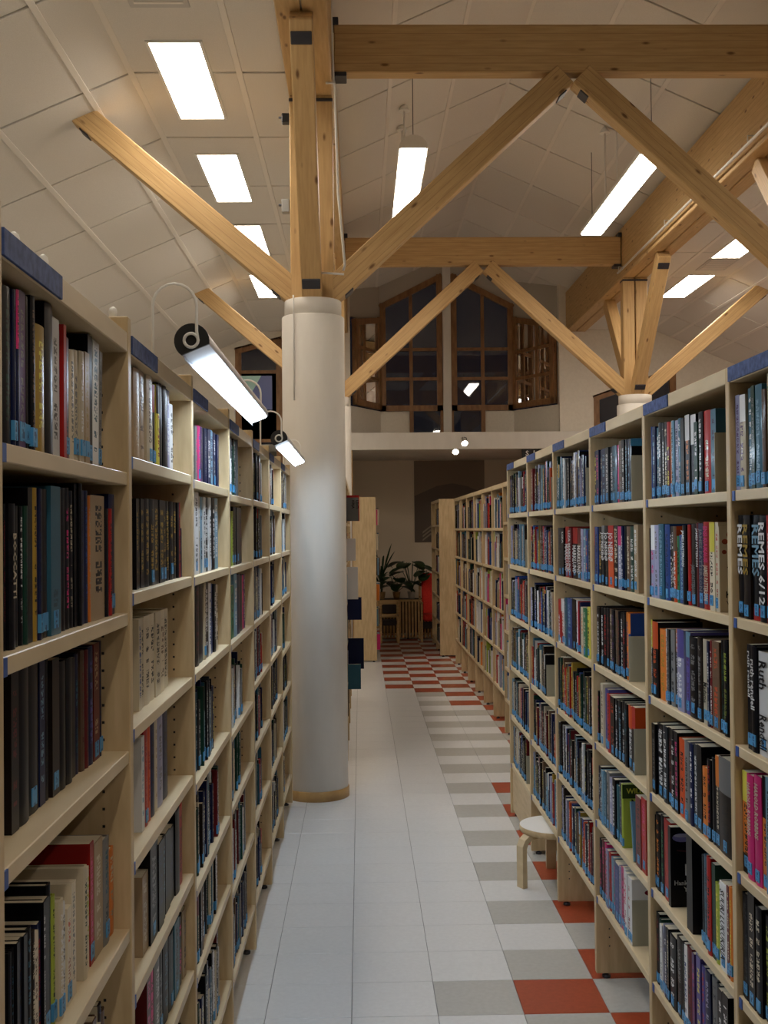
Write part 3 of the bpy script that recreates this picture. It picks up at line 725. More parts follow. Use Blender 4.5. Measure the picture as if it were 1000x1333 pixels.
# ---------------- right bookcase, second and nearest bays (measured book by book) ----------------
NTH = ['top', 'second', 'third', 'fourth', 'fifth', 'bottom']
def W(bay, lv): return ('%s shelf, %s' % (NTH[lv], bay), 'books on the %s shelf, %s' % (NTH[lv], bay))
def rightpx(bay, lv, org, s, x0, data, zref, single=None, extra=None, pre=None, post=None):
    z = LEVR[lv]; its = px_books(1, XRF, z, org, s, x0, data, zref, extra=extra)
    lo, hi = RY[bay] + .015, RY[bay + 1] - .015
    mn = min(i['y0'] for i in its)
    if mn < lo - .002:
        for it in its: it['y0'], it['y1'] = (hi - (hi - it[q]) * (hi - lo) / (hi - mn) for q in ('y0', 'y1'))
    for it in its: it['y0'] = max(lo, it['y0']); it['y1'] = min(hi, it['y1'])
    its = [i for i in its if i['y1'] - i['y0'] > .004]
    if post: its += rand_books(lo, min(i['y0'] for i in its) - .002, post, frm='far')
    place_books(1, XRF, z, its, single, sticker=.93, d0=.145)
    return its
B1 = 'second right bay'; B0 = 'nearest right bay'
X_ = dict(jp=dict(text=('JAMES PATTERSON', 'w', .93, .48)), jl=dict(text=('JAMES PATTERSON', 's', .50, .14)), jn=dict(text=('JAMES PATTERSON', 's', .93, .2)),
          j3=dict(text=[('JAMES PATTERSON', 'W', .50, .10), ('ENSI KUUKAUSI', 'P', .95, .54)]),
          co=dict(look='cream book with black shape on its cover', d=.2, st=False, flat=True, art=[('p', (.02, .02, .025), [(.10, .52), (.30, .36), (.48, .52), (.26, .66)]), ('p', (.25, .03, .02), EL(.22, .9, .12, .08)), ('p', (.30, .06, .03), EL(.08, .82, .04, .03)), ('p', (.25, .05, .03), EL(.07, .7, .03, .025)), ('t', 'KOLME', (.02, .02, .02), .08, .17, .075), ('t', 'VAIMOA', (.05, .05, .05), .09, .09, .045)]), wl=dict(d=.17),
          bk=dict(look='black book with tall cover turned to the viewer', d=.19, st=False, flat=True, art=[('p', (.16, .16, .38), EL(.18, .87, .15, .055)), ('p', (.38, .38, .55), EL(.17, .895, .12, .022), .0003), ('p', (.16, .16, .38), EL(.46, .82, .12, .05)), ('p', (.05, .015, .02), [(.1, .72), (.9, .66), (.9, .64), (.1, .70)]), ('p', (.5, .5, .55), [(.22, .40), (.50, .37), (.50, .51), (.22, .54)]), ('p', (.2, .2, .24), [(.26, .45), (.46, .43), (.46, .46), (.26, .48)], .0004), ('t', 'Hankala', (.45, .45, .45), .05, .28, .055), ('t', 'Yönä', (.45, .45, .45), .2, .20, .055)]), bk2=dict(look='black book standing free in a gap', st=False),
          sr=dict(look='salmon red book with white patch', flat=True), re=dict(text=('REMES', 'w', .92, .42, .75)), rt=dict(text=('REMES', 'm', .92, .42, .7)),
          rb=dict(text=('REMES', 'B', .92, .42, .75)), r6=dict(text=('REMES 6/12', 'w', .94, .16, .75)), rr=dict(text=('ruth rendell', 'w', .94, .5, .6)), rr2=dict(text=('ruth rendell', 'w', .88, .40, .6)),
          rw=dict(text=[('Ruth', 'k', .92, .64, .7), ('Rendell', 'k', .40, .06, .7)]), hr=dict(text=('HAROLD ROBBINS', 'W', .93, .42, .5)),
          wt=dict(text=('SUURI LUKUKIRJA', 'k', .93, .12, .5)), ma=dict(text=('Madame', 'k', .5, .25, .55)),
          jo=dict(text=('JO NESBØ', 'w', .88, .42, .8)), mk=dict(text=('MARKLUND', 'w', .66, .10, .75)), lz=dict(text=('LIZA', 'w', .92, .68, .75)), ln=dict(lean=-.22, t=.012, h=.19, st=False, flat=True), og=dict(flat=True, art=[('p', (.42, .06, .012), [(0, .52), (1, .52), (1, 1), (0, 1)]), ('t', 'A', (.5, .42, .2), .48, .64, .1)]), gy=dict(flat=True, art=[('p', (.03, .045, .01), [(0, .78), (1, .78), (1, 1), (0, 1)]), ('t', 'WILLIAMS', (.5, .45, .05), .1, .86, .08), ('t', 'NAINEN', (.02, .02, .02), .2, .68, .09)]), bt=dict(flat=True, art=[('p', (.05, .2, .36), [(0, .88), (1, .88), (1, 1), (0, 1)])]), rc=dict(flat=True, art=[('p', (.15, .01, .02), EL(.5, .8, .2, .05)), ('p', (.02, .02, .02), EL(.6, .7, .1, .04))]), mm=dict(text=('LIZA MARKLUND', 'w', .95, .1, .7)))
s1 = lambda lv: W(B1, lv)
rightpx(2, 0, (830, 510), 7.69, 138, '152,350,bn;182,350,nB;215,360,Tw;245,310,Sw;268,310,kw;300,300,KW;332,300,Ryr;345,300,ok;372,290,Bk;412,285,lk;445,265,Tw;480,265,kK;525,230,Sow;578,225,kSw;612,300,Gw;655,200,kw;722,185,rWr;775,170,Tn', 600, s1(0))
bookend(onX(931.5, 600, .885).y - .004, LEVR[0], XRF, 1, 'olive grey metal bookend, top shelf, second right bay')
rightpx(2, 1, (820, 640), 6.67, 150, '182,315,kS;215,290,lPw;250,290,ls;295,280,TB;338,285,bn;355,300,Kw;372,300,kw;398,300,OwD;425,385,gk;460,375,bB;492,290,kw,jp;517,285,rr;565,280,Kk,jl;592,270,RR,jp;632,275,ns,jn;690,262,rW,j3;735,265,Wky;762,265,Wr;776,300,WW,co', 720, s1(1), X_)
rightpx(2, 2, (820, 780), 6.06, 160, '183,160,kwy;228,180,kOO;280,240,om;300,236,ws;318,236,Ss;350,240,sk;375,235,kwo;428,240,lwv;465,260,vpB;528,300,ks;562,300,Ks;610,320,Wk,ma;625,330,nw;645,325,Rw;700,335,DO;735,325,kG;770,325,ke;800,320,kk', 860, s1(2), X_)
rightpx(2, 3, (800, 940), 3.39, 160, '185,4,ks;215,10,kw;235,20,Sw;250,28,kR;268,38,kw;283,45,kP;310,75,Ok;330,85,sk;345,95,nw;360,100,Sw;380,105,kk;403,200,ok;420,165,kr;440,160,kk;455,150,kWo;515,165,Kks', 1010, s1(3), X_)
rightpx(2, 4, (830, 980), 6.66, 97, '130,520,ps;150,530,kK;185,530,ko;215,545,kg;270,590,rs,sr;290,640,kk,bk;~430,0,kk;480,640,kk,bk2;~538,0,k;560,885,Sk;600,890,TS;635,905,rk;665,960,GG;700,1125,ey;770,1130,wk,wt;790,1150,RW;815,1160,oy', 1110, s1(4), X_)
rightpx(2, 5, (830, 1130), 6.57, 110, '130,410,kk;155,375,Rs;185,390,kR;200,440,Gs;220,490,ws;240,492,ls;257,505,nw;275,520,kW;330,580,kw;375,600,Ks;400,640,kG;430,670,wb;470,680,Rk;490,730,pP;510,730,lv;545,760,vy;575,840,vr;620,880,nl;665,930,sS;695,990,SS;730,1040,kw;780,1080,kw', 1260, s1(5), X_)
s0 = lambda lv: W(B0, lv)
PK = ['k', 'k', 'K', 'n', 'S', 'T', 'R', 's', 'w', 'b', 'D', 'G']
rightpx(1, 0, (900, 440), 6.66, 348, '425,500,lp;475,490,Wpw;530,430,Tw;560,410,Gs;620,400,TB;650,440,Ds;700,300,Wg', 600, s0(0), X_, post=PK)
rightpx(1, 1, (900, 640), 3.92, 230, '265,120,kw,re;300,120,Km,rt;345,120,kB-r,rb;383,120,kw,r6;400,120,rw', 720, s0(1), X_, post=PK)
rightpx(1, 2, (900, 640), 3.92, 280, '300,780,kw,rr;330,790,kw,rr2;384,820,wr,rw;400,790,krk', 880, s0(2), X_, post=PK)
rightpx(1, 3, (900, 960), 3.57, 212, '232,165,rR;262,160,okyk;292,175,PR,hr;325,180,PR,hr;350,185,okk;375,190,Bk', 1060, s0(3), X_, post=PK)
rightpx(1, 4, (900, 960), 3.57, 218, '270,720,kS;300,730,KW;330,790,kW;357,830,ke', 1210, s0(4), X_, post=PK)
for lv in (5,):
    lo, hi = RY[1] + .02, RY[2] - .02
    place_books(1, XRF, LEVR[lv], rand_books(lo, hi, PK), None, d0=.145)
# third right bay
rightpx(3, 0, (650, 560), 5, 605, '635,140,ky;655,130,nP;670,130,kW;695,120,nB;715,112,Sw;735,110,kw;765,100,Tk;780,95,PD;803,70,Ds;820,62,kw;832,60,kB;845,58,nB;862,55,kB,bt', 620, None, X_)
bookend(onX(822.8, 620, .885).y - .004, LEVR[0], XRF, 1, 'olive grey metal bookend, top shelf, third right bay')
jz = dict(text=('JO NESBØ', 'w', .88, .42, .8))
rightpx(3, 1, (760, 640), 9.52, 105, '150,440,RkO;185,435,bk;225,435,km;262,420,kws,jo;305,420,Kwk,jo;370,420,Owr,jo;430,420,kWk;470,430,lwP;490,430,nw;515,430,kk;560,430,DW;615,430,Gw;665,410,dw', 720, None, X_)
rightpx(3, 2, (760, 780), 5.8, 78, '105,50,kp;125,60,Kw;145,65,kw;168,70,kr;190,70,kR;210,75,DW;235,80,kp;255,85,DS;270,90,kR;290,100,kw;312,100,kr;328,100,ob;342,110,bwo', 850)
bookend(onX(819.5, 860, .885).y - .004, LEVR[2], XRF, 1, 'olive grey metal bookend, third shelf, third right bay')
rightpx(3, 3, (760, 780), 5.8, 88, '115,690,kP;135,660,Ss;155,640,WD;180,680,vb;205,720,rR;235,740,kO;255,760,kw;280,770,kB;300,775,kw;325,790,kt;360,810,kwO;385,815,kwr,og', 950, None, X_)
bookend(onX(826.5, 960, .885).y - .004, LEVR[3], XRF, 1, 'light grey metal bookend, fourth shelf, third right bay')
rightpx(3, 4, (760, 980), 5.12, 65, '80,85,GS;95,90,Ss;108,90,nw;120,95,kw;135,120,Bs;150,125,TB;170,130,sk;190,170,lw;210,175,kw;228,220,tt;248,205,ns;258,210,ek,gy;~320,0,k;345,330,Bp,ln;378,295,Rk;408,305,rP', 1060, None, X_)
rightpx(3, 5, (760, 980), 5.12, 70, '80,550,kp;92,555,ks;105,565,Kp;120,580,kP;135,590,RP;150,610,Pk;165,650,lr;178,670,rs;192,700,Bl;205,720,sP;232,745,bv;248,760,ls;262,765,Pk;275,775,wr;290,800,wP;310,830,wr;324,840,wk,rc', 1170, None, X_)
bookend(onX(823.5, 1170, .885).y - .004, LEVR[5], XRF, 1, 'grey metal bookend, bottom shelf, third right bay')
# fourth right bay
rightpx(4, 1, (690, 660), 6.66, 245, '285,180,Sk;300,180,kw,lz;335,170,rw,mk;360,180,Rs,mm;400,180,kwr,mk;435,180,DwR,mk;455,190,ls;475,190,Bw;495,200,bo;520,200,ks', 720, None, X_)
rightpx(4, 2, (690, 660), 6.66, 245, '270,800,rwrw;295,800,rww;305,820,wr;330,790,Ts;370,795,bB;405,800,kS;418,810,wr;430,820,rP;445,830,nk;465,870,Wo;495,880,gW;520,870,yk', 850, None, X_)
PR = list('kkkkkKKKnnSSSTRRswbDDGlrWOmB')
PM = ['k', 'R', 'D', 'm', 'S', 'r', 'G', 'b', 'k', 'k']
for bay in (4, 5, 6, 0):
    for lv in range(6):
        if bay == 4 and lv in (1, 2): continue
        lo, hi = RY[bay] + .018, RY[bay + 1] - .018
        full = {(5, 0): .86, (5, 1): 1, (5, 3): .6, (6, 1): .8, (6, 5): .72, (4, 0): .84, (5, 5): 1}.get((bay, lv), .96)
        place_books(1, XRF, LEVR[lv], rand_books(lo, hi, PM if (bay, lv) in ((5, 1), (4, 3)) else PR, fill=full, tr=(.016, .036), hr=(.19, .235)), None, d0=.145)
        if full < .9: bookend(hi - (hi - lo) * full - .006, LEVR[lv], XRF, 1, 'grey metal bookend, %s shelf, %s right bay' % (NTH[lv], ORD[bay + 0 if bay < 5 else bay]) if 0 else 'grey metal bookend, %s shelf, %s right bay' % (NTH[lv], {4: 'fourth', 5: 'fifth', 6: 'farthest'}[bay]))
# far right bookcase
PF = ['w', 'W', 'w', 'W', 'd', 'l', 'w', 's', 'l', 'B', 'r', 'o', 'd', 'T', 'b', 'P', 'k', 'n', 'D', 'w', 'W', 'e']
for k in range(9):
    for z in LEVF[k]:
        lo, hi = FY[k] + .02, FY[k + 1] - .02; big = len(LEVF[k]) == 5
        place_books(1, XF2, z, rand_books(lo, hi, PF if k < 6 else PR + ['w'], hr=(.2, .31) if big else (.19, .25), tr=(.012, .04), fill=random.uniform(.7, .97), dxr=(.008, .04)), None, sticker=0, d0=.18)
for z in [1.74, 1.42, 1.1, .78, .45, .15]:
    place_books(1, 1.04, z, rand_books(15.03, 15.78, PR, fill=.9), None, sticker=0, d0=.13)
    place_books(-1, .2, z, rand_books(14.54, 15.28, PF, fill=.9, frm='near', dxr=(-.05, .0)), None, sticker=0, d0=.13)
for z in [1.74, 1.44, 1.14, .84, .54, .24]:
    for y in G2[:-1]: place_books(-1, -.1, z, rand_books(y + .02, y + .78, PR, fill=.9, frm='near', dxr=(.0, .02)), None, sticker=0, d0=.15)
# magazines and books pushed out of the shelves behind the column
for nm, z0, z1, x1, y, spec, lab in (('magazine', 1.752, 1.93, -.012, 8.62, 'sk', 'grey magazine with bold dark lettering sticking out behind the white column, topmost'),
        ('magazine', 1.752, 1.95, -.005, 8.72, 'rr', 'red magazine just behind the grey one, behind the white column'),
        ('magazine', 1.452, 1.62, -.035, 8.6, 'wP', 'white magazine sticking out behind the white column, under the grey one'),
        ('magazine', 1.152, 1.40, -.02, 8.75, 'ws', 'white booklet with dark marks sticking out behind the white column'),
        ('book', .99, 1.165, .005, 8.8, 'nT', 'square navy book sticking out at middle height behind the white column'),
        ('book', .60, .84, .02, 8.9, 'ns', 'dark blue book sticking out low behind the white column'),
        ('book', .47, .66, -.005, 8.7, 'Ts', 'grey blue book sticking out lowest behind the white column')):
    cv = MB(); h = z1 - z0; d = .2
    o = None; t = .012
    pg = MB(); book_geo(cv, pg, pg, t, h, d, spec, 'x', True, sticker=False)
    o = cv.build(nm, [M['cover'], M['letter']]); o.location = (x1, y, z0 + .001); o.rotation_euler = (0, 0, math.pi)
    pg.build('page_block', M['pages'], o); tag(o, lab, nm if nm == 'book' else 'magazine', 'reading matter sticking out behind the column')
    if spec == 'sk':
        q = MB()
        for i, s in enumerate(('LEHTI', 'KIRJA')): put_text(q, s, (.018 + .03 * i, .0065, h - .02), (0, 0, -1), (-1, 0, 0), .018, COL['k'])
        q.build('cover_lettering', M['cover'], o)
# ---------------- left bookcase ----------------
def leftpx(bay, lv, org, s, x0, data, zref, single=None, extra=None, inset=.02, d0=.19):
    z = LEVL[bay][lv]; its = px_books(-1, XLF, z, org, s, x0, data, zref, inset=inset, extra=extra)
    lo, hi = LY_[bay] + .015, LY_[bay + 1] - .015
    mx = max(i['y1'] for i in its)
    if mx > hi - .004:
        for it in its: it['y0'], it['y1'] = (lo + (it[q] - lo) * (hi - .004 - lo) / (mx - lo) for q in ('y0', 'y1'))
    for it in its: it['y0'] = max(lo, it['y0']); it['y1'] = min(hi, it['y1'])
    its = [i for i in its if i['y1'] - i['y0'] > .003]
    place_books(-1, XLF, z, its, single, sticker=.3, d0=d0); return its
BA = 'nearest left bay'; BB = 'second left bay'
NTL = ['top', 'second', 'third', 'fourth', 'fifth', 'sixth', 'bottom']
def WL(b, lv): return ('%s shelf, %s' % (NTL[lv], b), 'books on the %s shelf, %s' % (NTL[lv], b))
XE = dict(dot=dict(text=('BOCCATTI', 'W', .8, .35, .5)), im=dict(look='tan book with dark picture marks'), le=dict(lean=.04, soft=True, look='thin white pictured booklet leaning'),
          l2=dict(lean=.07, soft=True, look='thin grey booklet leaning'), ch=dict(text=('KUVA KUVA', 'y', .8, .4, .5)))
leftpx(1, 0, (0, 340), 4.444, 38, '85,150,kG;103,165,nk;120,168,nkP;155,175,ps;180,205,kk;205,205,kD;258,375,my;305,250,kk;348,330,ws;358,400,Ts;373,370,rr;415,440,Rk;440,515,Ws;465,517,Ws;490,525,Ww;515,530,dm;540,430,kS;575,465,wTw,le;592,520,sS,l2', 490, WL(BA, 0), XE)
leftpx(1, 1, (0, 620), 5.333, 42, '60,190,kR;105,190,kW,dot;150,205,kk;175,210,kw;200,205,GS;232,80,kK;262,80,mk;278,85,nk;295,90,kk;345,90,Kk;412,70,TT;440,85,Ds;475,80,kk;505,80,kP;530,100,kW;550,52,kk;570,50,kk;600,98,nk;625,100,nb;640,135,od;735,135,dk,im;755,225,kk;775,225,rk;815,125,nn', 740, WL(BA, 1), XE)
leftpx(1, 2, (0, 830), 4.94, 55, '105,205,KR;180,165,kk;265,165,kk;300,150,nB;335,135,kK;380,135,KK;425,150,kK;465,130,kk;500,130,kk;525,100,nT;548,80,DR;568,76,RD;600,55,nv;637,35,Rd;655,20,nk', 960, WL(BA, 2), XE, inset=.045)
leftpx(1, 3, (0, 1050), 4.71, 112, '135,830,kn;155,800,kT;175,760,kk;200,730,kn;228,700,kk;265,650,kT;290,660,KW;320,660,WD;345,600,nr;362,470,kw;380,460,kw;410,440,kk;440,350,kG;465,410,ek;500,430,Ww;530,440,ws;560,455,WO;590,305,Ws;~640,0,k;665,200,WG;700,205,We;725,50,rP;780,30,dW;820,10,sT;855,60,oW', 1190, WL(BA, 3), XE, inset=.03)
place_books(-1, XLF, LA[4], rand_books(1.4, 2.0, ['k', 'K', 'W', 'D', 'n'], frm='near', hr=(.2, .26)), WL(BA, 4), d0=.19)
leftpx(2, 0, (160, 440), 3.92, 58, '88,160,dW;122,165,dD;152,165,WD;168,240,kkr;183,240,yrk;202,230,kk;220,230,kS;233,235,kT;250,250,lw;268,340,ws', 560, WL(BB, 0), XE)
leftpx(2, 1, (160, 440), 3.92, 62, '75,820,km;92,820,km;110,820,km;135,820,km;160,822,km;185,825,km;210,828,km;228,830,km;247,832,km;265,835,km;282,838,km;292,840,kk;301,840,rk;311,970,nk', 720, WL(BB, 1), XE)
leftpx(2, 2, (0, 600), 4, 715, '732,822,Wb;748,818,Wk;778,805,Wk;805,795,Wk;832,785,Wk;858,775,WD;880,770,Wk', 860, WL(BB, 2), XE, inset=.035)
leftpx(2, 3, (0, 900), 3.08, 563, '575,180,wB;592,120,rO;605,130,Or;622,110,nk;633,100,Wd;655,80,ls;678,60,nk', 1000, WL(BB, 3), XE, inset=.03)
leftpx(2, 4, (0, 900), 3.08, 577, '600,730,dW;630,610,ks;650,600,kn;665,580,kT;683,560,kk;703,545,kn;720,470,kk;738,455,rR', 1120, WL(BB, 4), XE)
leftpx(2, 5, (0, 900), 3.08, 595, '612,1120,RP;628,1110,PR;650,1050,sw;668,1030,ks;690,980,kT;710,950,kG;730,900,Tk;745,880,kP;760,850,ds', 1220, WL(BB, 5), XE)
place_books(-1, XLF, LB[6], rand_books(2.2, 2.8, ['k', 'K', 'W', 'n', 'R'], frm='near', hr=(.17, .22)), None, d0=.19)
# third left bay onward
leftpx(3, 0, (250, 600), 4.44, 12, '20,-200,ks;32,-200,sP;45,-200,Pv;60,-195,pk;75,-190,Sk;90,-185,ns;108,-180,nw;125,-175,Bn;140,-160,nw;150,-150,nS', 600)
leftpx(3, 1, (250, 600), 4.44, 13, '37,180,wk;50,205,Ww;62,210,Bk;75,210,wk;95,210,kw;108,212,wk;118,215,kw;135,215,kw;152,215,Bw', 690)
leftpx(3, 2, (250, 600), 4.44, 26, '45,690,KR;75,690,kk;82,700,Wk;100,700,kw;115,705,wb;128,710,bk;140,712,kw;153,715,Wk', 800)
leftpx(4, 1, (250, 600), 4.44, 222, '232,250,KK;242,290,ek;258,265,kk;275,270,kk;295,275,kR', 690)
leftpx(4, 2, (250, 600), 4.44, 230, '245,720,gk;262,650,Bw;280,655,nk;298,660,kn;306,660,Pk;314,655,pW', 800)
PL = ['k', 'k', 'k', 'K', 'K', 'n', 'n', 'S', 'T', 'G', 'D', 'w', 's', 'R', 'W']
for bay in (0, 3, 4, 5, 6, 7):
    for lv, z in enumerate(LEVL[bay]):
        if (bay, lv) in ((3, 0), (3, 1), (3, 2), (4, 1), (4, 2)): continue
        if bay == 0 and lv > 2: continue
        lo, hi = LY_[bay] + .018, LY_[bay + 1] - .018
        place_books(-1, XLF, z, rand_books(lo, hi, PL + (['r'] if bay == 5 else []), frm='near', fill=random.uniform(.55, .9), hr=(.17, .235), tr=(.008, .034), dxr=(.012, .03)), None, sticker=.6, d0=.18)
st = ST.build('books', BOOKM); tag(st, 'rows of books on the farther and lower shelves of all the bookcases', 'books', None, 'stuff')
st.name = 'book'
print('STUFF BOOKS', STC[0], 'tris', sum(len(f) - 2 for f in ST.f))
# ---------------- lamps over the left bookcase ----------------
def shelf_lamp(y0, y1, label):
    z = 2.10; x = -.36; R = .037; t = thing('shelf_lamp', (x, y0, z), label, 'shelf lamp', 'tube lamps over the left bookcase'); L = y1 - y0
    # D-shaped body: round back up and to the left, flat lit face down towards the aisle
    n = 20; tilt = math.radians(22); cut = math.radians(58)
    prof = []
    for i in range(n + 1):
        a = -math.pi / 2 + cut + (2 * math.pi - 2 * cut) * i / n + tilt
        prof.append((R * math.cos(a), R * math.sin(a)))
    MB().prism(prof, .004, L - .004, 'y').build('housing', M['alu'], t)
    cap = [(q[0] * 1.03, q[1] * 1.03) for q in prof]
    MB().prism(cap, -.004, .004, 'y').build('end_cap', M['black'], t); MB().prism(cap, L - .004, L + .004, 'y').build('end_cap', M['alu'], t)
    a0, a1 = Vector((prof[-1][0], 0, prof[-1][1])), Vector((prof[0][0], 0, prof[0][1])); u = (a1 - a0); nn = Vector((u.z, 0, -u.x)).normalized()
    if nn.z > 0: nn = -nn
    d = MB(); p, q = a0 + u * .07, a1 - u * .07
    i = [d.P((r.x + nn.x * k, y, r.z + nn.z * k)) for y in (.2, L - .03) for r in (p, q) for k in (.0, .006)]
    for f in ((0, 1, 3, 2), (4, 6, 7, 5), (0, 4, 5, 1), (2, 3, 7, 6), (1, 5, 7, 3), (0, 2, 6, 4)): d.facei([i[k] for k in f])
    d.build('diffuser', M['tube_cool'], t)
    lp = MB(); lp.tube([a0 + u * .03 + nn * .0 + Vector((0, .2, 0)), a0 + u * .03 + Vector((0, L - .03, 0))], .003, 6)
    up_ = a0 if a0.x < a1.x else a1; s_ = (a1 - a0).normalized() * (1 if a0.x < a1.x else -1); lp = MB()
    A_ = [up_ + s_ * .001, up_ + s_ * .0025, up_ + s_ * .0025 + nn * .013, up_ + s_ * .001 + nn * .013]
    lp.prism([(q.x, q.z) for q in A_], .004, L - .004, 'y'); lp.build('added_glare_lip', M['alu'], t)  # lip added to block the tube's light from the top boards
    for ye, sg_ in ((0, -1), (L, 1)):
        yy = ye + sg_ * .012; bx = XLF - x - .012
        pts = [(bx, yy + .0, 2.062 - z)] + [(bx, yy, .06)]
        cx = (bx + .012) / 2; rr = abs(bx - .012) / 2
        pts += [(cx - rr * math.cos(k * math.pi / 10), yy, .075 + rr * 1.0 * math.sin(k * math.pi / 10)) for k in range(0, 11)]
        pts += [(.012, yy, .02)] + [(.015 * math.cos(k * math.pi / 9), yy, .015 * math.sin(k * math.pi / 9)) for k in range(0, -18, -1)]
        MB().tube(pts, .0034, 8).build('arm', M['white'], t)
    return t
shelf_lamp(2.46, 4.02, 'nearer lit tube lamp with black round end over the left bookcase')
shelf_lamp(5.1, 6.7, 'farther lit tube lamp with black round end, just before the white column')
for k, (px, py, Y) in enumerate(((18, 318, 0), (56, 346, 0), (147, 411, 0))):
    p = onX(px, py, XLF - .2); kn = thing('knob', (p.x, p.y, 2.062), 'white rounded knob on top of the left bookcase, %s from the viewer' % ORD[k + 1], 'knob', 'white knobs on the left bookcase')
    h = max(.04, p.z - 2.062 + .01)
    MB().lathe([(.004, 0), (.004, h - .014), (.010, h - .010), (.011, h), (.009, h + .008), (.003, h + .013)], 20).build('cap', M['white'], kn)
# ---------------- stool ----------------
stl = thing('stool', (.925, 5.45, 0), 'low round three-legged stool with white seat under the right bookcase shelf', 'stool')
zs = .268
MB().lathe([(.172, zs - .028), (.175, zs - .024), (.175, zs - .003), (.173, zs - .001)], 56).build('seat', M['oak'] if 0 else M['birch'], stl)
MB().lathe([(.1725, zs - .001), (.1725, zs + .0006)], 56).build('seat_top', M['white'], stl)
for a in (208, 88, 328):
    a = math.radians(a); lg = MB(); cx, cy = math.cos(a), math.sin(a)
    prof = [(.19, 0), (.215, 0), (.215, zs - .075), (.2, zs - .045), (.175, zs - .0285), (.09, zs - .0285), (.09, zs - .04), (.165, zs - .05), (.183, zs - .066), (.19, zs - .085)]
    for i in range(1): 
        w = .024
        A = [lg.P((r * cx - w * -cy, r * cy - w * cx, z)) for r, z in prof]; B_ = [lg.P((r * cx + w * -cy, r * cy + w * cx, z)) for r, z in prof]
        lg.facei(A[::-1]); lg.facei(B_)
        for k in range(len(prof)): j = (k + 1) % len(prof); lg.facei([A[k], A[j], B_[j], B_[k]])
    lg.build('leg', M['edge'], stl)
# ---------------- reading corner in the alcove ----------------
YR = 16.9
rc = thing('armchair', (1.17, YR, 0), 'high-backed red armchair with light wood frame in the alcove', 'armchair')
def cush(mb, x0, x1, y0, y1, z0, z1): return mb.box(x0, x1, y0, y1, z0, z1, bev=.025)
b = MB(); b.X = Matrix.Translation((0, .42, .40)) @ Matrix.Rotation(math.radians(-14), 4, 'X'); cush(b, -.24, .24, -.04, .05, -.02, .62); b.build('backrest', M['red'], rc)
cush(MB(), -.24, .24, 0, .48, .31, .41).build('seat', M['red'], rc)
for sx in (-.265, .265):
    f = MB(); f.box(sx - .015, sx + .015, .0, .05, 0, .58, bev=.006); f.build('leg', M['pine'], rc)
    f = MB(); f.X = Matrix.Translation((sx, .42, 0)) @ Matrix.Rotation(math.radians(-10), 4, 'X'); f.box(-.015, .015, 0, .05, 0, 1.0, bev=.006); f.build('leg', M['pine'], rc)
    MB().box(sx - .02, sx + .02, -.02, .5, .57, .60, bev=.008).build('armrest', M['pine'], rc)
MB().box(-.25, .25, .02, .05, .2, .3, bev=.005).build('under_seat_shade', M['darkcloth_shade'], rc)  # dark strip painted in for the shade below the seat
wc = thing('armchair', (.44, YR - .1, 0), 'low wooden armchair with dark seat left of the slatted planter', 'armchair')
for z0, z1 in ((.55, .62), (.36, .42)): MB().box(-.15, .13, .28, .31, z0, z1, bev=.01).build('back_rail', M['pine'], wc)
for sx in (-.15, .11): MB().box(sx - .025, sx + .025, .28, .32, 0, .61, bev=.01).build('leg', M['pine'], wc); MB().box(sx - .02, sx + .02, 0, .04, 0, .40, bev=.008).build('leg', M['pine'], wc); MB().box(sx - .02, sx + .02, -.02, .3, .385, .41, bev=.008).build('armrest', M['pine'], wc)
MB().box(-.12, .09, .02, .28, .26, .34, bev=.02).build('seat', M['darkcloth_shade'], wc); MB().box(-.12, .09, .26, .285, .42, .56, bev=.01).build('backrest', M['darkcloth_shade'], wc)
pl = thing('planter', (.72, 17.35, 0), 'long slatted wooden planter box under the plants in the alcove', 'planter')
MB().box(-.62, .62, .02, .4, .1, .58).build('box', M['soil'], pl); MB().box(-.64, .64, 0, .42, .58, .61, bev=.005).build('rim', M['oak'], pl)  # box takes the dark soil colour so the slat gaps look dark
for k in range(26): MB().box(-.62 + k * .048, -.59 + k * .048, -.005, .02, .03, .58).build('slat', M['oak'], pl)
for x in (-.6, 0, .6): MB().box(x - .02, x + .02, .1, .14, 0, .1).build('leg', M['black'], pl)
MB().box(-.58, .58, .04, .38, .606, .612).build('soil', M['soil'], pl)
def blade(mb, p0, ang, L, w, droop, lift, n=7, heart=False):
    d = Vector((math.cos(ang), math.sin(ang), 0)); s = Vector((-d.y, d.x, 0)); prev = None
    for i in range(n + 1):
        u = i / n; p = Vector(p0) + d * (L * u * math.cos(lift)) + Vector((0, 0, L * (u * math.sin(lift) - droop * u * u)))
        ww = w * (math.sin(math.pi * min(1, u * .85 + .12)) ** (.5 if heart else .8)) if u < 1 else .001
        cur = (mb.P(p - s * ww / 2), mb.P(p - Vector((0, 0, ww * .12))), mb.P(p + s * ww / 2))
        if prev: mb.facei([prev[0], prev[1], cur[1], cur[0]], sm=True); mb.facei([prev[1], prev[2], cur[2], cur[1]], sm=True)
        prev = cur
rp = random.Random(5)
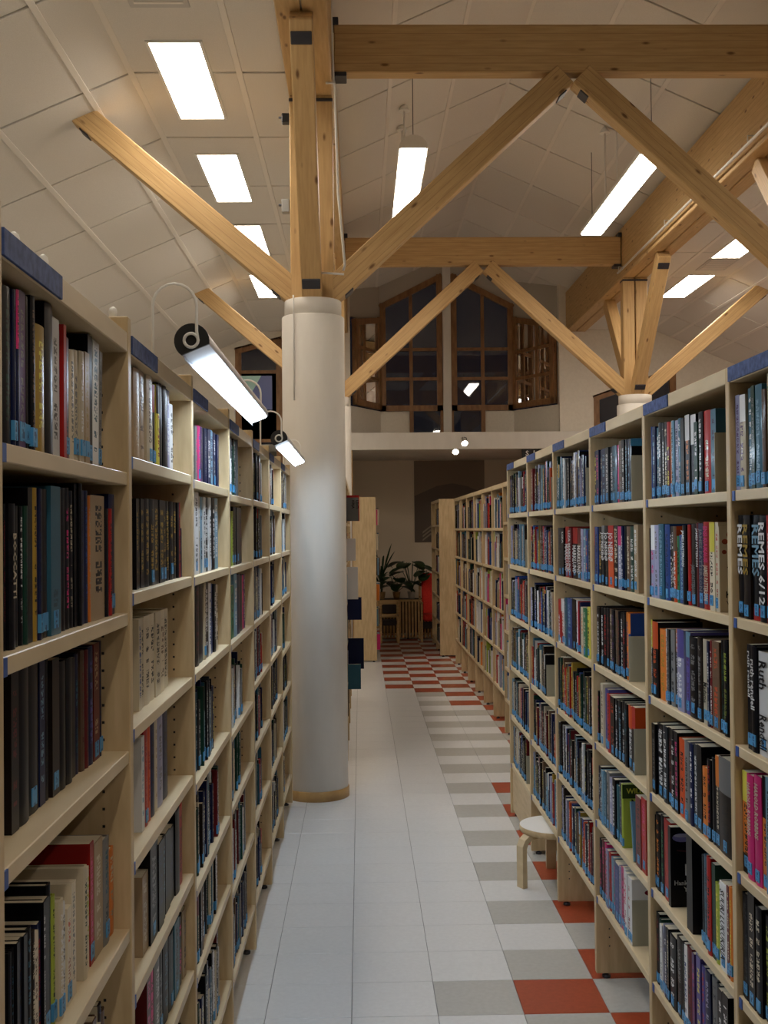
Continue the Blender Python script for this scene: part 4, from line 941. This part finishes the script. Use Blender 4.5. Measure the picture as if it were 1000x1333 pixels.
def plant(loc, label, kind, ht, n):
    t = thing('potted_plant', loc, label, 'plant', 'plants on the planter'); MB().lathe([(.045, 0), (.06, .1), (.064, .11), (.055, .105)], 20).build('pot', M['pot'] if kind == 'broad' and n == 9 else M['oak'], t)
    stem = MB()
    if kind == 'strap':
        stem.tube([(0, 0, .1), (.01, 0, ht * .35)], .012, 6); stem.build('stem', M['leaf'], t)
        for i in range(n):
            b = MB(); blade(b, (.01, 0, .1 + ht * .3 * rp.random()), rp.uniform(0, 6.28), rp.uniform(.5, 1) * ht, .035, rp.uniform(.1, .7), rp.uniform(.7, 1.45)); b.build('leaf', M['leaf'], t)
    else:
        for i in range(n):
            a = rp.uniform(0, 6.28); h = ht * rp.uniform(.55, 1); r = rp.uniform(.06, .24); tip = Vector((math.cos(a) * r, math.sin(a) * r * .6, h))
            b = MB(); b.tube([(0, 0, .1), tip * .5 + Vector((0, 0, .06)), tip], .005, 6); b.build('stem', M['leaf'], t)
            b = MB(); blade(b, tip, a + rp.uniform(-.6, .6), rp.uniform(.2, .3), rp.uniform(.16, .2), .45, .1, 8, True); b.build('leaf', M['leaf'], t)
plant((.32, 17.55, .613), 'tall strap-leaved plant rising beside the left bookcase end, in the alcove', 'strap', .85, 26)
plant((.78, 17.5, .613), 'broad-leaved potted plant in a pale pot above the slatted planter', 'broad', .62, 9)
plant((1.08, 17.55, .613), 'broad-leaved potted plant just behind the red armchair', 'broad', .5, 7)
plant((.55, 17.5, .613), 'bushy dark potted plant between the strap-leaved and the broad-leaved ones', 'broad', .36, 12)
# painted wall picture
mu = thing('wall_painting', (1.45, 18.39, 0), 'large dark rectangular painting with pale zigzags on the alcove wall', 'painting')
Pm = lambda pts, y0, y1, nm, m: (lambda mb: (mb.prism(pts, y0, y1, 'y'), mb.build(nm, m, mu)))(MB())
mw, mh = mat('painting_brown', (.26, .20, .15), .9), mat('painting_dark_hill', (.15, .12, .10), .9); mc = mat('painting_pale', (.33, .28, .22), .9)
Pm([(-.57, 1.47), (.57, 1.47), (.57, 2.79), (-.57, 2.79)], -.006, 0, 'painted_field', mw)
Pm([(-.565, 1.475), (.565, 1.475), (.565, 2.25), (.3, 2.37), (.05, 2.42), (-.2, 2.38), (-.565, 2.22)], -.010, -.006, 'painted_hill', mh)
for k in range(3):
    for cx, w in ((-.31, .13), (.0, .13), (.3, .13)):
        z = 1.49 + k * .06
        Pm([(cx - w, z), (cx, z + .1), (cx + w, z), (cx + w, z + .03), (cx, z + .13), (cx - w, z + .03)][0:6], -.012 - k * .0005, -.010, 'zigzag', mc)
